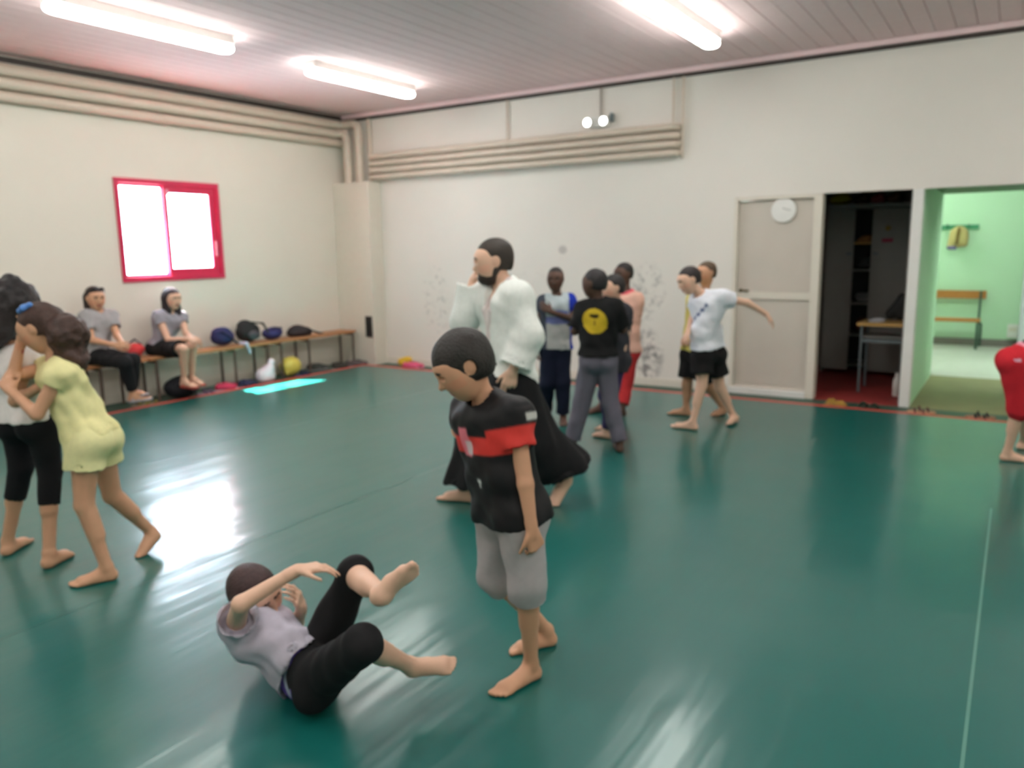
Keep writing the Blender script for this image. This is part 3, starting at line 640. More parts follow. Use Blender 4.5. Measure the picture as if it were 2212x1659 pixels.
def shoe_pair(c, rz, colr, sole, label, cat='shoes', name='shoes', L_=0.24, sandal=False, spread=0.11):
    e = empty(name, (c[0], c[1], c[2]), 0); tag(e, label, cat, 'footwear left on the floor')
    f = np.array([math.cos(rz), math.sin(rz), 0]); s = np.array([-f[1], f[0], 0]); o = np.array(c)
    mm = mat('shoe_%02x%02x%02x' % colr, colr, 0.6); ms = mat('shoe_%02x%02x%02x' % sole, sole, 0.7)
    for k in (-1, 1):
        b = o+s*spread/2*k+f*0.02*k
        soft('sole', Field().add([cone(b-f*L_*0.38+UP*0.012, b+f*L_*0.36+UP*0.012, 0.030, 0.038)], 0.01, cuts=[(b+UP*0.022, UP)]), 0.008, ms, e, o, zmin=c[2]+0.001)
        if sandal:
            for (p0, p1, p2) in ((b+f*0.06+s*0.035+UP*0.02, b+f*0.05+UP*0.05, b+f*0.06-s*0.035+UP*0.02), (b-f*0.01+s*0.032+UP*0.02, b-f*0.02+UP*0.06, b-f*0.01-s*0.032+UP*0.02)):
                soft('strap', Field().add([cone(p0, p1, 0.010), cone(p1, p2, 0.010)], 0.006), 0.006, mm, e, o, zmin=c[2]+0.018)
        else:
            pr = [cone(b-f*L_*0.34+UP*0.045, b+f*L_*0.02+UP*0.045, 0.034, 0.036), cone(b+UP*0.042, b+f*L_*0.36+UP*0.032, 0.036, 0.032), cone(b-f*L_*0.32+UP*0.075, b-f*L_*0.18+UP*0.07, 0.028, 0.03)]
            soft('upper', Field().add(pr, 0.02, cuts=[(b+UP*0.088, UP)], sub=[ell(b-f*L_*0.24+UP*0.095, (0.026, 0.026, 0.045))]), 0.008, mm, e, o, zmin=c[2]+0.020)
    return e
shoe_pair((-7.66, 5.76, fz), 1.1, (206, 52, 92), (230, 200, 210), 'bright pink sneakers on the floor beside the long-haired woman\'s feet')
shoe_pair((-7.63, 6.05, fz), 1.9, (44, 46, 84), (120, 124, 150), 'dark blue sneakers on the floor left of the white plastic bag')
shoe_pair((-7.84, 7.36, fz), 0.6, (58, 60, 54), (150, 150, 150), 'dark sneakers on the floor under the bench near the column')
shoe_pair((-7.64, 7.58, fz), 1.2, (48, 46, 40), (160, 160, 156), 'worn dark shoes with pale soles nearest the corner column')
shoe_pair((-7.62, 7.88, fz), 0.5, (84, 74, 74), (150, 140, 140), 'grey brown shoes standing against the corner column')
shoe_pair((-7.64, 6.92, fz), 1.4, (40, 44, 80), (60, 64, 100), 'dark blue slippers in front of the yellow bag', sandal=True)
shoe_pair((-7.635, 4.74, fz), 0.5, (130, 118, 60), (150, 140, 120), 'olive sandals on the mat edge by the rucksack', sandal=True)
shoe_pair((-7.61, 5.46, fz), 1.5, (120, 100, 130), (150, 130, 150), 'mauve sandals on the mat edge in front of the women', sandal=True)
shoe_pair((-1.42, 8.05, fz), 1.3, (196, 160, 70), (180, 140, 80), 'tan sandals on the floor strip in front of the cupboard', sandal=True)
shoe_pair((-1.12, 8.06, fz), 1.5, (40, 56, 44), (50, 60, 50), 'dark green slippers on the floor strip in front of the cupboard', sandal=True)
shoe_pair((-0.68, 8.03, fz), 0.1, (90, 40, 40), (200, 150, 120), 'brown sandals on the strip before the white post', sandal=True)
shoe_pair((-0.20, 8.02, fz), 0.2, (30, 30, 28), (176, 120, 96), 'black sandals with tan soles before the green passage', sandal=True)
sblob('cap', [ell((-7.02, 8.18, 0.02), (0.10, 0.08, 0.06)), ell((-6.96, 8.18, 0.05), (0.08, 0.06, 0.05))], (222, 178, 44), 'yellow cap on the floor by the right wall', 'cap', zmin=fz)
shoe_pair((-6.76, 8.06, fz), 0.2, (214, 84, 120), (220, 150, 170), 'pink shoes beside the yellow cap at the right wall', spread=0.09)
# ------------------------------------------------------------------ people
def unit(v): v = np.array(v, float); return v/max(np.linalg.norm(v), 1e-9)
def rua(t): return unit(RH*t[0]+UP*t[1]+FH*t[2])         # (right, up, away) as seen from the viewer
def lerp(a, b, t): return a+(b-a)*t
M_skin = mat('skin', (200, 150, 120), 0.55, noise=0.03, nscale=20, attr=True)
M_fab = mat('fabric', (120, 120, 120), 0.85, noise=0.05, nscale=45, attr=True, spec=0.25, bump=0.12, bscale=300)
M_jers = mat('jersey_fabric', (120, 120, 120), 0.6, noise=0.04, nscale=45, attr=True, spec=0.3)
M_hair = mat('hair', (30, 22, 20), 0.55, noise=0.25, nscale=60, attr=True, bump=0.5, bscale=120)
M_eye = mat('eye', (255, 255, 255), 0.2, noise=0.0, attr=True)
DEBUG = False
class Body:
    def __init__(s, label, Ht, root, J, face, hup, hh, skin, h=0.008, fat=1.0, zf=0.0, D=None, name='person', headfat=1.0):
        s.label, s.Ht, s.hh, s.h, s.zf = label, Ht, hh, h, zf
        s.D = onz(*root, zf) @ FH if D is None else D
        s.k = Ht/1.7*fat; P = s.P = {}
        for n, q in J.items():
            P[n] = onz(q[1], q[2], zf) if q[0] == 'f' else atd(q[0], q[1], s.D+q[2])
        base = onz(*root, zf) if D is None else np.array([P['pelvis'][0], P['pelvis'][1], zf])
        s.org = np.array([base[0], base[1], zf]); s.skin = np.array(S2L(skin))
        s.e = empty(name, tuple(s.org)); tag(s.e, label, 'person')
        s.hf = rua(face); u = rua(hup); u = unit(u-s.hf*(u @ s.hf)); s.hu = u; s.hr = np.cross(s.hf, s.hu)
        s.up = unit(P['neck']-P['pelvis']); s.rt = unit(P['shR']-P['shL']); s.fr = unit(np.cross(s.up, s.rt))
        s.hipfr = unit(np.cross(s.up, unit(P['hipR']-P['hipL'])))
        for S in 'LR':
            d = P['to'+S]-P['he'+S]; L = np.linalg.norm(d)
            want = 0.152*Ht
            if L < want*0.8 or L > want*1.25:
                P['to'+S] = P['he'+S]+d/L*want
            if 'an'+S not in P: P['an'+S] = P['he'+S]+unit(P['to'+S]-P['he'+S])*0.05*s.k+UP*0.085*s.k
        if DEBUG:
            L = lambda a, b: np.linalg.norm(P[a]-P[b])/Ht
            print(label[:40], 'D%.2f' % s.D, {x: '%.2f' % v for x, v in dict(spine=L('neck', 'pelvis'), sw=L('shL', 'shR'), uaL=L('shL', 'elL'), faL=L('elL', 'wrL'), uaR=L('shR', 'elR'), faR=L('elR', 'wrR'), thL=L('hipL', 'knL'), snL=L('knL', 'anL'), thR=L('hipR', 'knR'), snR=L('knR', 'anR'), pz=P['pelvis'][2]/Ht, nz=P['neck'][2]/Ht, hz=P['head'][2]/Ht).items()})
    def hp(s, r, f, u): return s.P['head']+(s.hr*r+s.hf*f+s.hu*u)*s.hh
    def HF(s): return np.array([s.hr, s.hf, s.hu])
    def torso(s, i=0.0, ext=0.0):
        P, k, up = s.P, s.k, s.up; N, Pv = P['neck'], P['pelvis']; o = []
        for S in 'LR':
            c = lerp(N, P['sh'+S], 0.52)-up*0.085*k; w = lerp(N, Pv, 0.62)+(P['hip'+S]-Pv)*0.85; hs = lerp(Pv, P['hip'+S], 0.85)+up*0.02*k
            o += [cone(c, w, 0.090*k+i, 0.076*k+i), cone(w, hs, 0.076*k+i, 0.088*k+i), cone(N-up*0.015*k, P['sh'+S], 0.045*k+i*0.6, 0.046*k+i), cone(c, lerp(c, P['sh'+S], 0.9), 0.078*k+i, 0.046*k+i)]
            o.append(ell(hs-s.hipfr*0.04*k-up*0.02*k, np.array([0.085, 0.085, 0.085])*k+i))
            if ext: o.append(cone(hs, hs-up*ext, 0.088*k+i, 0.090*k+i*1.25))
        o += [cone(N-up*0.1*k, Pv, 0.088*k+i, 0.082*k+i)]
        if ext: o.append(cone(Pv, Pv-up*ext, 0.085*k+i, 0.088*k+i))
        return o
    def arm(s, S, i=0.0, j=None):
        P, k = s.P, s.k; j = i if j is None else j
        return [cone(P['sh'+S], P['el'+S], 0.045*k+i, 0.035*k+j), cone(P['el'+S], P['wr'+S], 0.036*k+j, 0.024*k+j)]
    def leg(s, S, i=0.0, j=None):
        P, k = s.P, s.k; j = i if j is None else j
        h, n, a = P['hip'+S], P['kn'+S], P['an'+S]; ax = unit(a-n)
        back = unit(h-n)-ax; back = back-ax*(back @ ax)
        bk = -unit(back) if np.linalg.norm(back) > 1e-3 else -s.fr
        # the calf lies on the side opposite to the way the knee points
        mid = (h+a)/2; kd = n-mid; kd = kd-ax*(kd @ ax)
        bk = -unit(kd) if np.linalg.norm(kd) > 0.01 else -s.hipfr
        return [cone(h, n, 0.084*k+i, 0.053*k+j), cone(n, a, 0.050*k+j, 0.033*k+j), cone(lerp(n, a, 0.15)+bk*0.010*k, lerp(n, a, 0.48)+bk*0.012*k, 0.046*k+j, 0.042*k+j)]
    def foot(s, S):
        P, k = s.P, s.k; he, to, an = P['he'+S], P['to'+S], P['an'+S]
        d = unit(to-he); L = np.linalg.norm(to-he); n = an-he; n = unit(n-d*(n @ d)); la = np.cross(d, n)*(1 if S == 'R' else -1)   # towards the outer side
        hc = he+d*0.030*k+n*0.030*k; mid = he+d*0.42*L+n*0.040*k
        g = [cone(hc, he+d*0.70*L+n*0.022*k+la*0.020*k, 0.031*k, 0.022*k), cone(hc, he+d*0.74*L+n*0.024*k-la*0.018*k, 0.031*k, 0.026*k), cone(an, mid, 0.033*k, 0.030*k), cone(an, hc, 0.033*k, 0.031*k), cone(mid, he+d*0.72*L+n*0.026*k, 0.030*k, 0.026*k)]
        toes = []
        for i in range(5):
            t = i/4.0; st = he+d*(0.76-0.07*t)*L+n*0.017*k+la*(-0.028+0.056*t)*k; e = he+d*(0.97-0.02*(i == 0)-0.14*t*t)*L+n*0.013*k+la*(-0.030+0.064*t)*k
            r = max((0.0135 if i == 0 else 0.0095)*k, 0.006); toes.append(cone(st, e, r*1.1, r))
        return g, toes
    def hand(s, S, tip=None, pn=None, curl=0.5, ts=1, spread=0.0):
        P = s.P; w = P['wr'+S]; hl = 0.112*s.Ht
        d = unit(w-P['el'+S]) if tip is None else unit(tip-w)
        pn = (s.P['pelvis']-w) if pn is None else pn
        pn = unit(pn-d*(pn @ d)); la = np.cross(pn, d)*ts
        g = []; fg = []; fl = (0.92, 1.0, 0.94, 0.76)
        rf = max(0.043*hl, 0.0058)
        g.append(cone(P['el'+S]+(w-P['el'+S])*0.85, w+d*0.1*hl, 0.026*s.k, 0.024*s.k))
        for i in range(4):
            o = (0.5-i/3.0)*0.34*hl; kn = w+d*(0.47-0.03*abs(i-1))*hl+la*o
            g.append(cone(w+d*0.06*hl+la*o*0.55, kn, 0.078*hl, 0.066*hl))
            p = kn; a = 0.0
            for q, (sl, ca) in enumerate(((0.24, 0.75), (0.16, 1.1), (0.11, 0.7))):
                a += curl*ca; dr = unit(d*math.cos(a)+pn*math.sin(a)+la*(0.5-i/3.0)*spread)
                e = p+dr*sl*hl*fl[i]; fg.append(cone(p, e, rf*(1.1-0.1*q), rf*(1.0-0.1*q))); p = e
        tb = w+d*0.12*hl+la*0.14*hl; t1_ = tb+unit(d*0.75+la*0.62+pn*0.3)*0.26*hl; t2_ = t1_+unit(d*0.9+la*0.2+pn*(0.3+0.4*min(curl, 1)))*0.22*hl
        g.append(cone(tb, lerp(tb, t1_, 0.6), 0.085*hl, 0.06*hl)); fg += [cone(tb, t1_, rf*1.4, rf*1.15), cone(t1_, t2_, rf*1.15, rf*0.95)]
        return g, fg
    def headp(s):
        hh = s.hh; F = s.HF(); E = lambda c, r: ell(s.hp(*c), np.array(r)*hh, F)
        g = [E((0, -0.05, 0.13), (0.335, 0.41, 0.36)), E((0, 0.07, -0.13), (0.265, 0.29, 0.35)), E((0, 0.20, -0.36), (0.13, 0.12, 0.12)), E((0, 0.24, 0.13), (0.24, 0.14, 0.10)),
             E((0.15, 0.20, -0.12), (0.10, 0.12, 0.12)), E((-0.15, 0.20, -0.12), (0.10, 0.12, 0.12))]
        fine = [cone(s.hp(0, 0.35, 0.05), s.hp(0, 0.475, -0.11), 0.030*hh, 0.050*hh), cone(s.hp(-0.05, 0.38, -0.13), s.hp(0.05, 0.38, -0.13), 0.04*hh),
                cone(s.hp(-0.085, 0.335, -0.25), s.hp(0.085, 0.335, -0.25), 0.030*hh), cone(s.hp(-0.07, 0.33, -0.29), s.hp(0.07, 0.33, -0.29), 0.032*hh)]
        for q in (-1, 1): fine += [E((q*0.335, -0.04, 0.0), (0.045, 0.085, 0.125))]
        sub = [ell(s.hp(q*0.135, 0.40, 0.04), np.array((0.075, 0.075, 0.05))*hh, F) for q in (-1, 1)]
        return g, fine, sub
    def build(s, hands=None, brows=(40, 28, 24), clip=True):
        P, k = s.P, s.k; f = Field(); hands = hands or {}
        hb = s.hp(0, -0.06, -0.28)
        f.add(s.torso(), 0.035*k, 0.0)
        f.add([cone(P['neck']-s.up*0.03*k, hb, 0.050*k, 0.046*k), cone(hb, s.hp(0, -0.05, 0.0), 0.046*k, 0.2*s.hh)], 0.02, 0.03*k)
        g, fine, sub = s.headp(); f.add(g, 0.05*s.hh/0.2, 0.012, sub=sub); f.add(fine, 0.008, 0.010)
        for S in 'LR':
            f.add(s.arm(S), 0.012, 0.03*k); f.add(s.leg(S), 0.02, 0.035*k)
            g, toes = s.foot(S); f.add(g, 0.018*k, 0.012); f.add(toes, 0.002, 0.014)
            hk = hands.get(S, {}); hk = dict(hk)
            if 'tip' in hk: hk['tip'] = atd(hk['tip'][0], hk['tip'][1], s.D+hk['tip'][2])
            if 'pn' in hk: hk['pn'] = rua(hk['pn'])
            g, fg = s.hand(S, **hk); f.add(g, 0.008, 0.008); f.add(fg, 0.002, 0.004)
        lip = np.array(S2L((176, 92, 84))) if s.skin[0] > 0.12 else s.skin*np.array([1.25, 0.95, 0.95]); bc = np.array(S2L(brows))
        def colf(v):
            c = np.tile(s.skin, (len(v), 1)); q = (v-P['head']) @ s.HF().T/s.hh
            r, ff, u = q[:, 0], q[:, 1], q[:, 2]
            near = np.linalg.norm(q, axis=1) < 0.7
            c[near & (ff > 0.28) & (np.abs(r) < 0.10) & (u < -0.225) & (u > -0.315)] = lip
            c[near & (ff > 0.20) & (np.abs(r) > 0.05) & (np.abs(r) < 0.22) & (np.abs(u-0.125+0.15*(np.abs(r)-0.13)) < 0.022)] = bc
            ck = near & (ff > 0.15) & (np.abs(r) > 0.1) & (u < -0.05) & (u > -0.22)
            c[ck] *= np.array([1.06, 0.93, 0.93]); return np.clip(c, 0, 1)
        s.body = soft('body', f, s.h, M_skin, s.e, s.org, colf, zmin=(s.zf+0.002) if clip else None, sm=1)
        for q in (-1, 1):
            bm = MB(); bmesh.ops.create_uvsphere(bm.bm, u_segments=12, v_segments=8, radius=0.058*s.hh)
            o = bm.build('eye', M_eye, s.e, True, loc=tuple(s.hp(q*0.135, 0.305, 0.035)-s.org)); me = o.data
            at = me.color_attributes.new('col', 'FLOAT_COLOR', 'POINT')
            for i, v in enumerate(me.vertices):
                dd = np.array(v.co)/(0.058*s.hh); at.data[i].color = (0.012, 0.008, 0.006, 1) if dd @ s.hf > 0.80 else (0.62, 0.60, 0.58, 1)
        return s
    # ---- hair
    def hair(s, colr, infl=0.035, line=0.27, nape=-0.22, extra=(), amp=0.0, sc=60, seed=3, name='hair', sub2=(), curls=None, h=None, side=-0.08):
        F = s.HF(); hh = s.hh; g = [ell(s.hp(0, -0.06, 0.14), (np.array((0.335, 0.41, 0.36))+infl)*hh, F), ell(s.hp(0, -0.13, -0.03), (np.array((0.31, 0.31, 0.33))+infl)*hh, F)]
        # take the face, then the neck, out of the cap of hair
        sub = [ell(s.hp(0, 0.62, line-0.46), np.array((0.46, 0.58, 0.50))*hh, F), ell(s.hp(0, 0.30, -0.30), np.array((0.50, 0.33, 0.36))*hh, F)]
        for q in (-1, 1): sub.append(ell(s.hp(q*0.36, -0.02, -0.02), np.array((0.09, 0.10, 0.13))*hh, F))
        pt = s.hp(0, -0.2, nape); nn = -unit(s.hu-0.25*s.hf)
        f = Field().add(g, 0.02, 0.0, cuts=[(pt, nn)], sub=list(sub)+list(sub2))
        if len(extra): f.add(list(extra), 0.03, 0.02)
        if curls:
            r = np.random.default_rng(seed); pr = []
            for (c, rad, n, rs) in curls:
                for _ in range(n):
                    d = r.normal(size=3); d /= np.linalg.norm(d); pr.append(ell(c+d*rad, np.array([1, 1, 1])*rs*(0.7+0.6*r.random())))
            f.add(pr, 0.008, 0.012)
        c = np.array(S2L(colr))
        return soft(name, f, h or s.h, M_hair, s.e, s.org, lambda v: np.clip(c*(1+0.25*wob(v, 90, seed))[:, None], 0, 1), disp=(lambda v: amp*wob(v, sc, seed, 9)) if amp else None)
    # ---- clothes
    def _col(s, colr):
        if callable(colr): return colr
        c = np.array(S2L(colr)); return lambda v: c
    def shirt(s, colr, i=0.018, si=0.018, sleeve=0.5, hem=0.10, name='t_shirt', m=None, amp=0.004, neck=0.066, ext=True, sflare=0.006, sleeves='LR', neckdrop=0.02, hemtilt=None):
        P, k, up = s.P, s.k, s.up; f = Field(); pt = P['pelvis']-up*hem
        nn = -up if hemtilt is None else -unit(up+rua(hemtilt[0])*hemtilt[1])
        hb = s.hp(0, -0.06, -0.28)
        f.add(s.torso(i, hem+0.03 if ext else 0), 0.04*k, 0.0, cuts=[(pt, nn)], hollow=[(pt, nn)], sub=[cone(P['neck']-up*neckdrop*k+s.fr*0.008, lerp(P['neck'], hb, 1.2)+s.fr*0.02, neck*k, neck*k*1.1)])
        for S in sleeves:
            sh, el, wr = P['sh'+S], P['el'+S], P['wr'+S]
            if sleeve <= 1:
                e = lerp(sh, el, sleeve); d = unit(el-sh); pr = [cone(sh, e+d*0.03, 0.046*k+si, 0.042*k+si+sflare)]
            else:
                e = lerp(el, wr, sleeve-1); d = unit(wr-el); f.add([cone(sh, el, 0.046*k+si, 0.040*k+si+sflare)], 0.02, 0.035*k); pr = [cone(el, e+d*0.03, 0.040*k+si+sflare, 0.034*k+si+2*sflare)]
            f.add(pr, 0.02, 0.035*k, cuts=[(e, d)], hollow=[(e, d)])
        return soft(name, f, s.h, m or M_fab, s.e, s.org, s._col(colr), disp=lambda v: amp*(wob(v, 38, 5)+0.6*wob(v, 80, 9)+1.1*wob(v+0.02*np.sin(v[:, [1, 2, 0]]*14), 62, 31, 2)), zmin=s.zf+0.003)
    def pants(s, colr, i=0.016, j=None, length=(2, 2), waist=0.06, flare=0.0, name='trousers', m=None, amp=0.004, hips=0.0, wtilt=0.0):
        P, k, up = s.P, s.k, s.up; f = Field(); j = i if j is None else j
        pr = []
        for S in 'LR':
            hs = lerp(P['pelvis'], P['hip'+S], 0.85); pr += [cone(hs+up*(waist+0.02), hs, 0.084*k+i, 0.092*k+i+hips), ell(hs-s.hipfr*0.04*k-up*0.02*k, np.array([0.085, 0.085, 0.085])*k+i+hips), cone(hs, P['hip'+S], 0.088*k+i, 0.086*k+i)]
        pr.append(cone(P['pelvis']+up*(waist+0.02), P['pelvis']-up*0.03*k, 0.085*k+i, 0.08*k+i))
        f.add(pr, 0.03*k, 0.0, cuts=[(P['pelvis']+up*waist, unit(up-s.hipfr*wtilt))])
        for S, L in zip('LR', length):
            h, n, a = P['hip'+S], P['kn'+S], P['an'+S]
            if L <= 1:
                e = lerp(h, n, L); d = unit(n-h); r1 = lerp(0.086, 0.056, L)*k+j+flare; q = [cone(h, e+d*0.03, 0.086*k+i, r1)]
            else:
                t = L-1; e = lerp(n, a, t); d = unit(a-n); r1 = lerp(0.050, 0.036, t)*k+j+flare
                f.add([cone(h, n, 0.086*k+i, 0.056*k+j)], 0.02, 0.03*k); q = [cone(n, e+d*0.03, 0.055*k+j, r1)]
                if t > 0.3: q.append(s.leg(S, i, j)[2])
            f.add(q, 0.02, 0.03*k, cuts=[(e, d)], hollow=[(e, d)])
        return soft(name, f, s.h, m or M_fab, s.e, s.org, s._col(colr), disp=lambda v: amp*(wob(v, 34, 15)+0.6*wob(v, 75, 19)+1.0*wob(v+0.02*np.sin(v[:, [1, 2, 0]]*14), 55, 41, 2)), zmin=s.zf+0.004)
def bandf(base, tests):
    b = np.array(S2L(base))
    def f(v):
        c = np.tile(b, (len(v), 1))
        for t, cc in tests: c[t(v)] = np.array(S2L(cc))
        return c
    return f
SK_L, SK_M, SK_T, SK_D = (228, 184, 158), (212, 160, 128), (200, 150, 118), (88, 60, 48)
def sst(x, a, b, w=0.007):
    return (np.clip((x-a)/w+0.5, 0, 1)*np.clip((b-x)/w+0.5, 0, 1))[:, None]

# ---- boy in the dark jersey, front centre
b = Body('boy in black and red jersey and grey shorts standing over the boy on the mat', 1.30, (1120, 1470),
    dict(head=(1000, 789, -0.03), neck=(1050, 862, 0.0), pelvis=(1100, 1100, 0), shL=(1110, 898, -0.10), shR=(1012, 892, 0.10), hipL=(1124, 1112, -0.07), hipR=(1078, 1110, 0.07),
         elL=(1135, 1045, -0.15), wrL=(1149, 1145, -0.17), elR=(992, 930, 0.27), wrR=(1030, 985, 0.18), knL=(1140, 1265, -0.08), knR=(1072, 1245, 0.10),
         heL=('f', 1164, 1460), toL=('f', 1064, 1510), heR=('f', 1200, 1390), toR=('f', 1096, 1412)),
    (-0.8, -0.5, -0.28), (-0.5, 0.85, -0.1), 0.215, SK_M, 0.0055)
b.build({'L': dict(tip=(1163, 1198, -0.16), curl=1.25, pn=(-0.6, 0, 0.8), ts=1), 'R': dict(curl=0.8)})
b.hair((36, 29, 26), 0.075, line=0.165, nape=-0.32, amp=0.002, sc=120)
fg = b; pT = (lambda q: (lambda v: (v-fg.P['neck']) @ q))
def jersey(v):
    c = np.tile(np.array(S2L((28, 26, 29))), (len(v), 1)); u = (v-fg.P['neck']) @ fg.up; f = (v-fg.P['neck']) @ fg.fr; r = (v-fg.P['neck']) @ fg.rt
    dS = lambda S: np.linalg.norm(v-fg.P['sh'+S], axis=1)
    mix = lambda c, m_, cc: c*(1-m_)+m_*np.array(S2L(cc)); big = 9.0
    front = sst(f, -0.02, big)
    c = mix(c, sst(u, -0.165, -0.105)*front, (222, 62, 56))
    dl = unit(fg.P['elL']-fg.P['shL']); t = (v-fg.P['shL']) @ dl; side = sst(r, -big, -0.085)
    c = mix(c, side*sst(t, 0.035, 0.095), (222, 62, 56)); c = mix(c, side*sst(t, -0.002, 0.022)*sst(f, -big, 0.0), (206, 204, 200))
    ch = sst(f, 0.03, big)
    c = mix(c, ch*sst(r, 0.011, 0.059)*sst(u, -0.175, -0.075), (232, 128, 142)); c = mix(c, ch*sst(r, 0.004, 0.036)*sst(u, -0.169, -0.121), (214, 196, 200))
    c = mix(c, ch*sst(r, -0.012, 0.012)*sst(u, -0.268, -0.256), (222, 222, 222)); c = mix(c, ch*sst(r, -0.005, 0.005)*sst(u, -0.284, -0.26), (222, 222, 222))
    return c
b.shirt(jersey, 0.028, 0.020, sleeve=0.46, hem=0.03, name='jersey', m=M_jers, sflare=0.008)
b.pants((176, 170, 172), 0.018, 0.022, (1.16, 1.12), waist=0.05, flare=0.010, name='shorts')
# ---- boy rolling on the mat
b = Body('boy in grey t-shirt and black cropped trousers rolling on his back with a leg raised', 1.36, (640, 1512),
    dict(head=(552, 1284, 0.24), neck=(530, 1335, 0.20), pelvis=(655, 1462, 0.02), shR=(508, 1352, 0.07), shL=(572, 1330, 0.32), hipR=(690, 1462, -0.06), hipL=(672, 1438, 0.09),
         elR=(520, 1305, -0.13), wrR=(641, 1231, -0.06), elL=(640, 1345, 0.36), wrL=(652, 1316, 0.24), knR=(785, 1390, -0.28), anR=(882, 1436, -0.04), heR=(876, 1456, -0.02), toR=(988, 1440, 0.02),
         knL=(768, 1240, 0.04), anL=(828, 1286, -0.24), heL=(812, 1312, -0.25), toL=(908, 1224, -0.26)),
    (0.82, -0.25, -0.5), (-0.5, 0.85, 0.0), 0.215, SK_L, 0.0055)
b.build({'R': dict(tip=(706, 1222, -0.04), curl=0.35, pn=(0.1, -1, 0), ts=1), 'L': dict(tip=(640, 1284, 0.20), curl=0.5, pn=(-1, 0, 0))}, brows=(50, 32, 26))
b.hair((62, 38, 38), 0.06, line=0.20, nape=-0.28, amp=0.002, sc=120)
b.shirt((186, 180, 194), 0.020, 0.022, sleeve=0.38, hem=-0.005, amp=0.008, sflare=0.012)
b.pants((30, 29, 31), 0.012, 0.012, (1.06, 1.06), waist=0.025, flare=0.006, name='cropped_trousers', wtilt=0.7)
lb = b
uw = Field().add([cone(lerp(b.P['pelvis'], b.P['hip'+S], 0.85)+b.up*0.05, lerp(b.P['pelvis'], b.P['hip'+S], 0.85), 0.086*b.k+0.008) for S in 'LR']+[ell(lerp(b.P['pelvis'], b.P['hip'+S], 0.85)-b.hipfr*0.04*b.k-b.up*0.02*b.k, np.array([0.085]*3)*b.k+0.008) for S in 'LR']+[cone(b.P['pelvis']+b.up*0.05, b.P['pelvis'], 0.088*b.k+0.008)], 0.03, cuts=[(b.P['pelvis']+b.up*0.06, b.up)])
soft('waistband', uw, 0.006, M_fab, b.e, b.org, lambda v: np.where((wob(v, 60, 4) > 0)[:, None], np.array(S2L((104, 84, 168))), np.array(S2L((190, 196, 216)))), zmin=0.003)
# ---- girl in yellow
b = Body('girl in pale yellow top and shorts with a curly brown ponytail, grappling at left', 1.38, (235, 1240),
    dict(head=(88, 708, 0.0), neck=(122, 775, 0.0), pelvis=(195, 938, 0.0), shL=(130, 806, -0.13), shR=(104, 796, 0.13), hipL=(184, 955, -0.07), hipR=(212, 948, 0.07),
         elL=(80, 895, -0.17), wrL=(24, 846, -0.10), elR=(28, 812, -0.01), wrR=(46, 735, 0.0), knL=(182, 1092, -0.09), knR=(242, 1070, 0.15), heL=('f', 254, 1250), toL=('f', 148, 1270),
         anR=(326, 1148, 0.30), heR=(350, 1156, 0.32), toR=('f', 316, 1198)),
    (-0.85, -0.45, 0.05), (-0.42, 0.85, 0.0), 0.215, SK_M, 0.006)
b.build({'L': dict(tip=(8, 815, -0.06), curl=0.7, pn=(-0.5, 0, 1)), 'R': dict(tip=(56, 698, 0.02), curl=0.5, pn=(-1, 0, 0.3))})
pt = atd(146, 722, b.D-0.02); tl = atd(156, 775, b.D-0.02); tl2 = atd(152, 800, b.D-0.03)
b.hair((66, 42, 34), 0.04, line=0.24, extra=[ell(pt, (0.075, 0.075, 0.085)), cone(pt, tl, 0.075, 0.055), cone(tl, tl2, 0.05, 0.018), cone(b.hp(0, -0.3, 0.1), pt, 0.06)], curls=[(pt, 0.075, 60, 0.022), (tl, 0.055, 40, 0.020)], amp=0.006, sc=110)
cp = b.hp(-0.22, -0.08, 0.47); soft('hair_clip', Field().add([cone(cp-b.hf*0.03, cp+b.hf*0.03, 0.013), cone(cp-b.hr*0.012, cp+b.hr*0.012, 0.016)], 0.01), 0.005, mat('blue_clip', (90, 140, 214), 0.4), b.e, b.org)['label'] = 'blue hair clip'
yel = (238, 230, 170)
b.shirt(yel, 0.016, 0.014, sleeve=0.30, hem=0.02, amp=0.005)
b.pants((238, 231, 174), 0.018, 0.020, (0.42, 0.38), waist=0.04, flare=0.012, name='shorts')
yg = b
# ---- dark-haired girl behind her
b = Body('girl with big dark curly hair, white top and black leggings at the far left', 1.46, (60, 1205),
    dict(head=(32, 662, 0.0), neck=(26, 748, 0.0), pelvis=(62, 902, 0), shR=(54, 778, -0.11), shL=(-6, 772, 0.11), hipR=(90, 915, -0.05), hipL=(36, 912, 0.06), elR=(34, 866, -0.21), wrR=(84, 836, -0.20),
         elL=(-40, 850, 0.12), wrL=(10, 826, 0.05), knR=(108, 1015, -0.03), knL=(46, 1008, 0.06), heR=('f', 97, 1231), toR=('f', 158, 1196), heL=('f', 10, 1203), toL=('f', 62, 1169)),
    (0.75, -0.3, 0.55), (0.25, 0.95, 0.1), 0.22, SK_M, 0.0065)
b.build({'R': dict(curl=0.7), 'L': dict(curl=0.7)})
hc = b.P['head']; bk = b.hp(0, -0.22, 0.0); lo = b.hp(0, -0.25, -0.55)
b.hair((34, 26, 28), 0.09, line=0.22, nape=-0.5, extra=[ell(b.hp(0, -0.08, 0.12), np.array((0.47, 0.48, 0.45))*b.hh, b.HF()), cone(b.hp(0.12, -0.2, 0.0), b.hp(0.2, -0.25, -0.62), 0.085, 0.07), cone(b.hp(-0.15, -0.2, 0.0), b.hp(-0.2, -0.25, -0.62), 0.085, 0.07)], curls=[(b.hp(0, -0.1, 0.12), 0.10, 90, 0.024), (lo, 0.09, 50, 0.024)], amp=0.006, sc=110, sub2=())
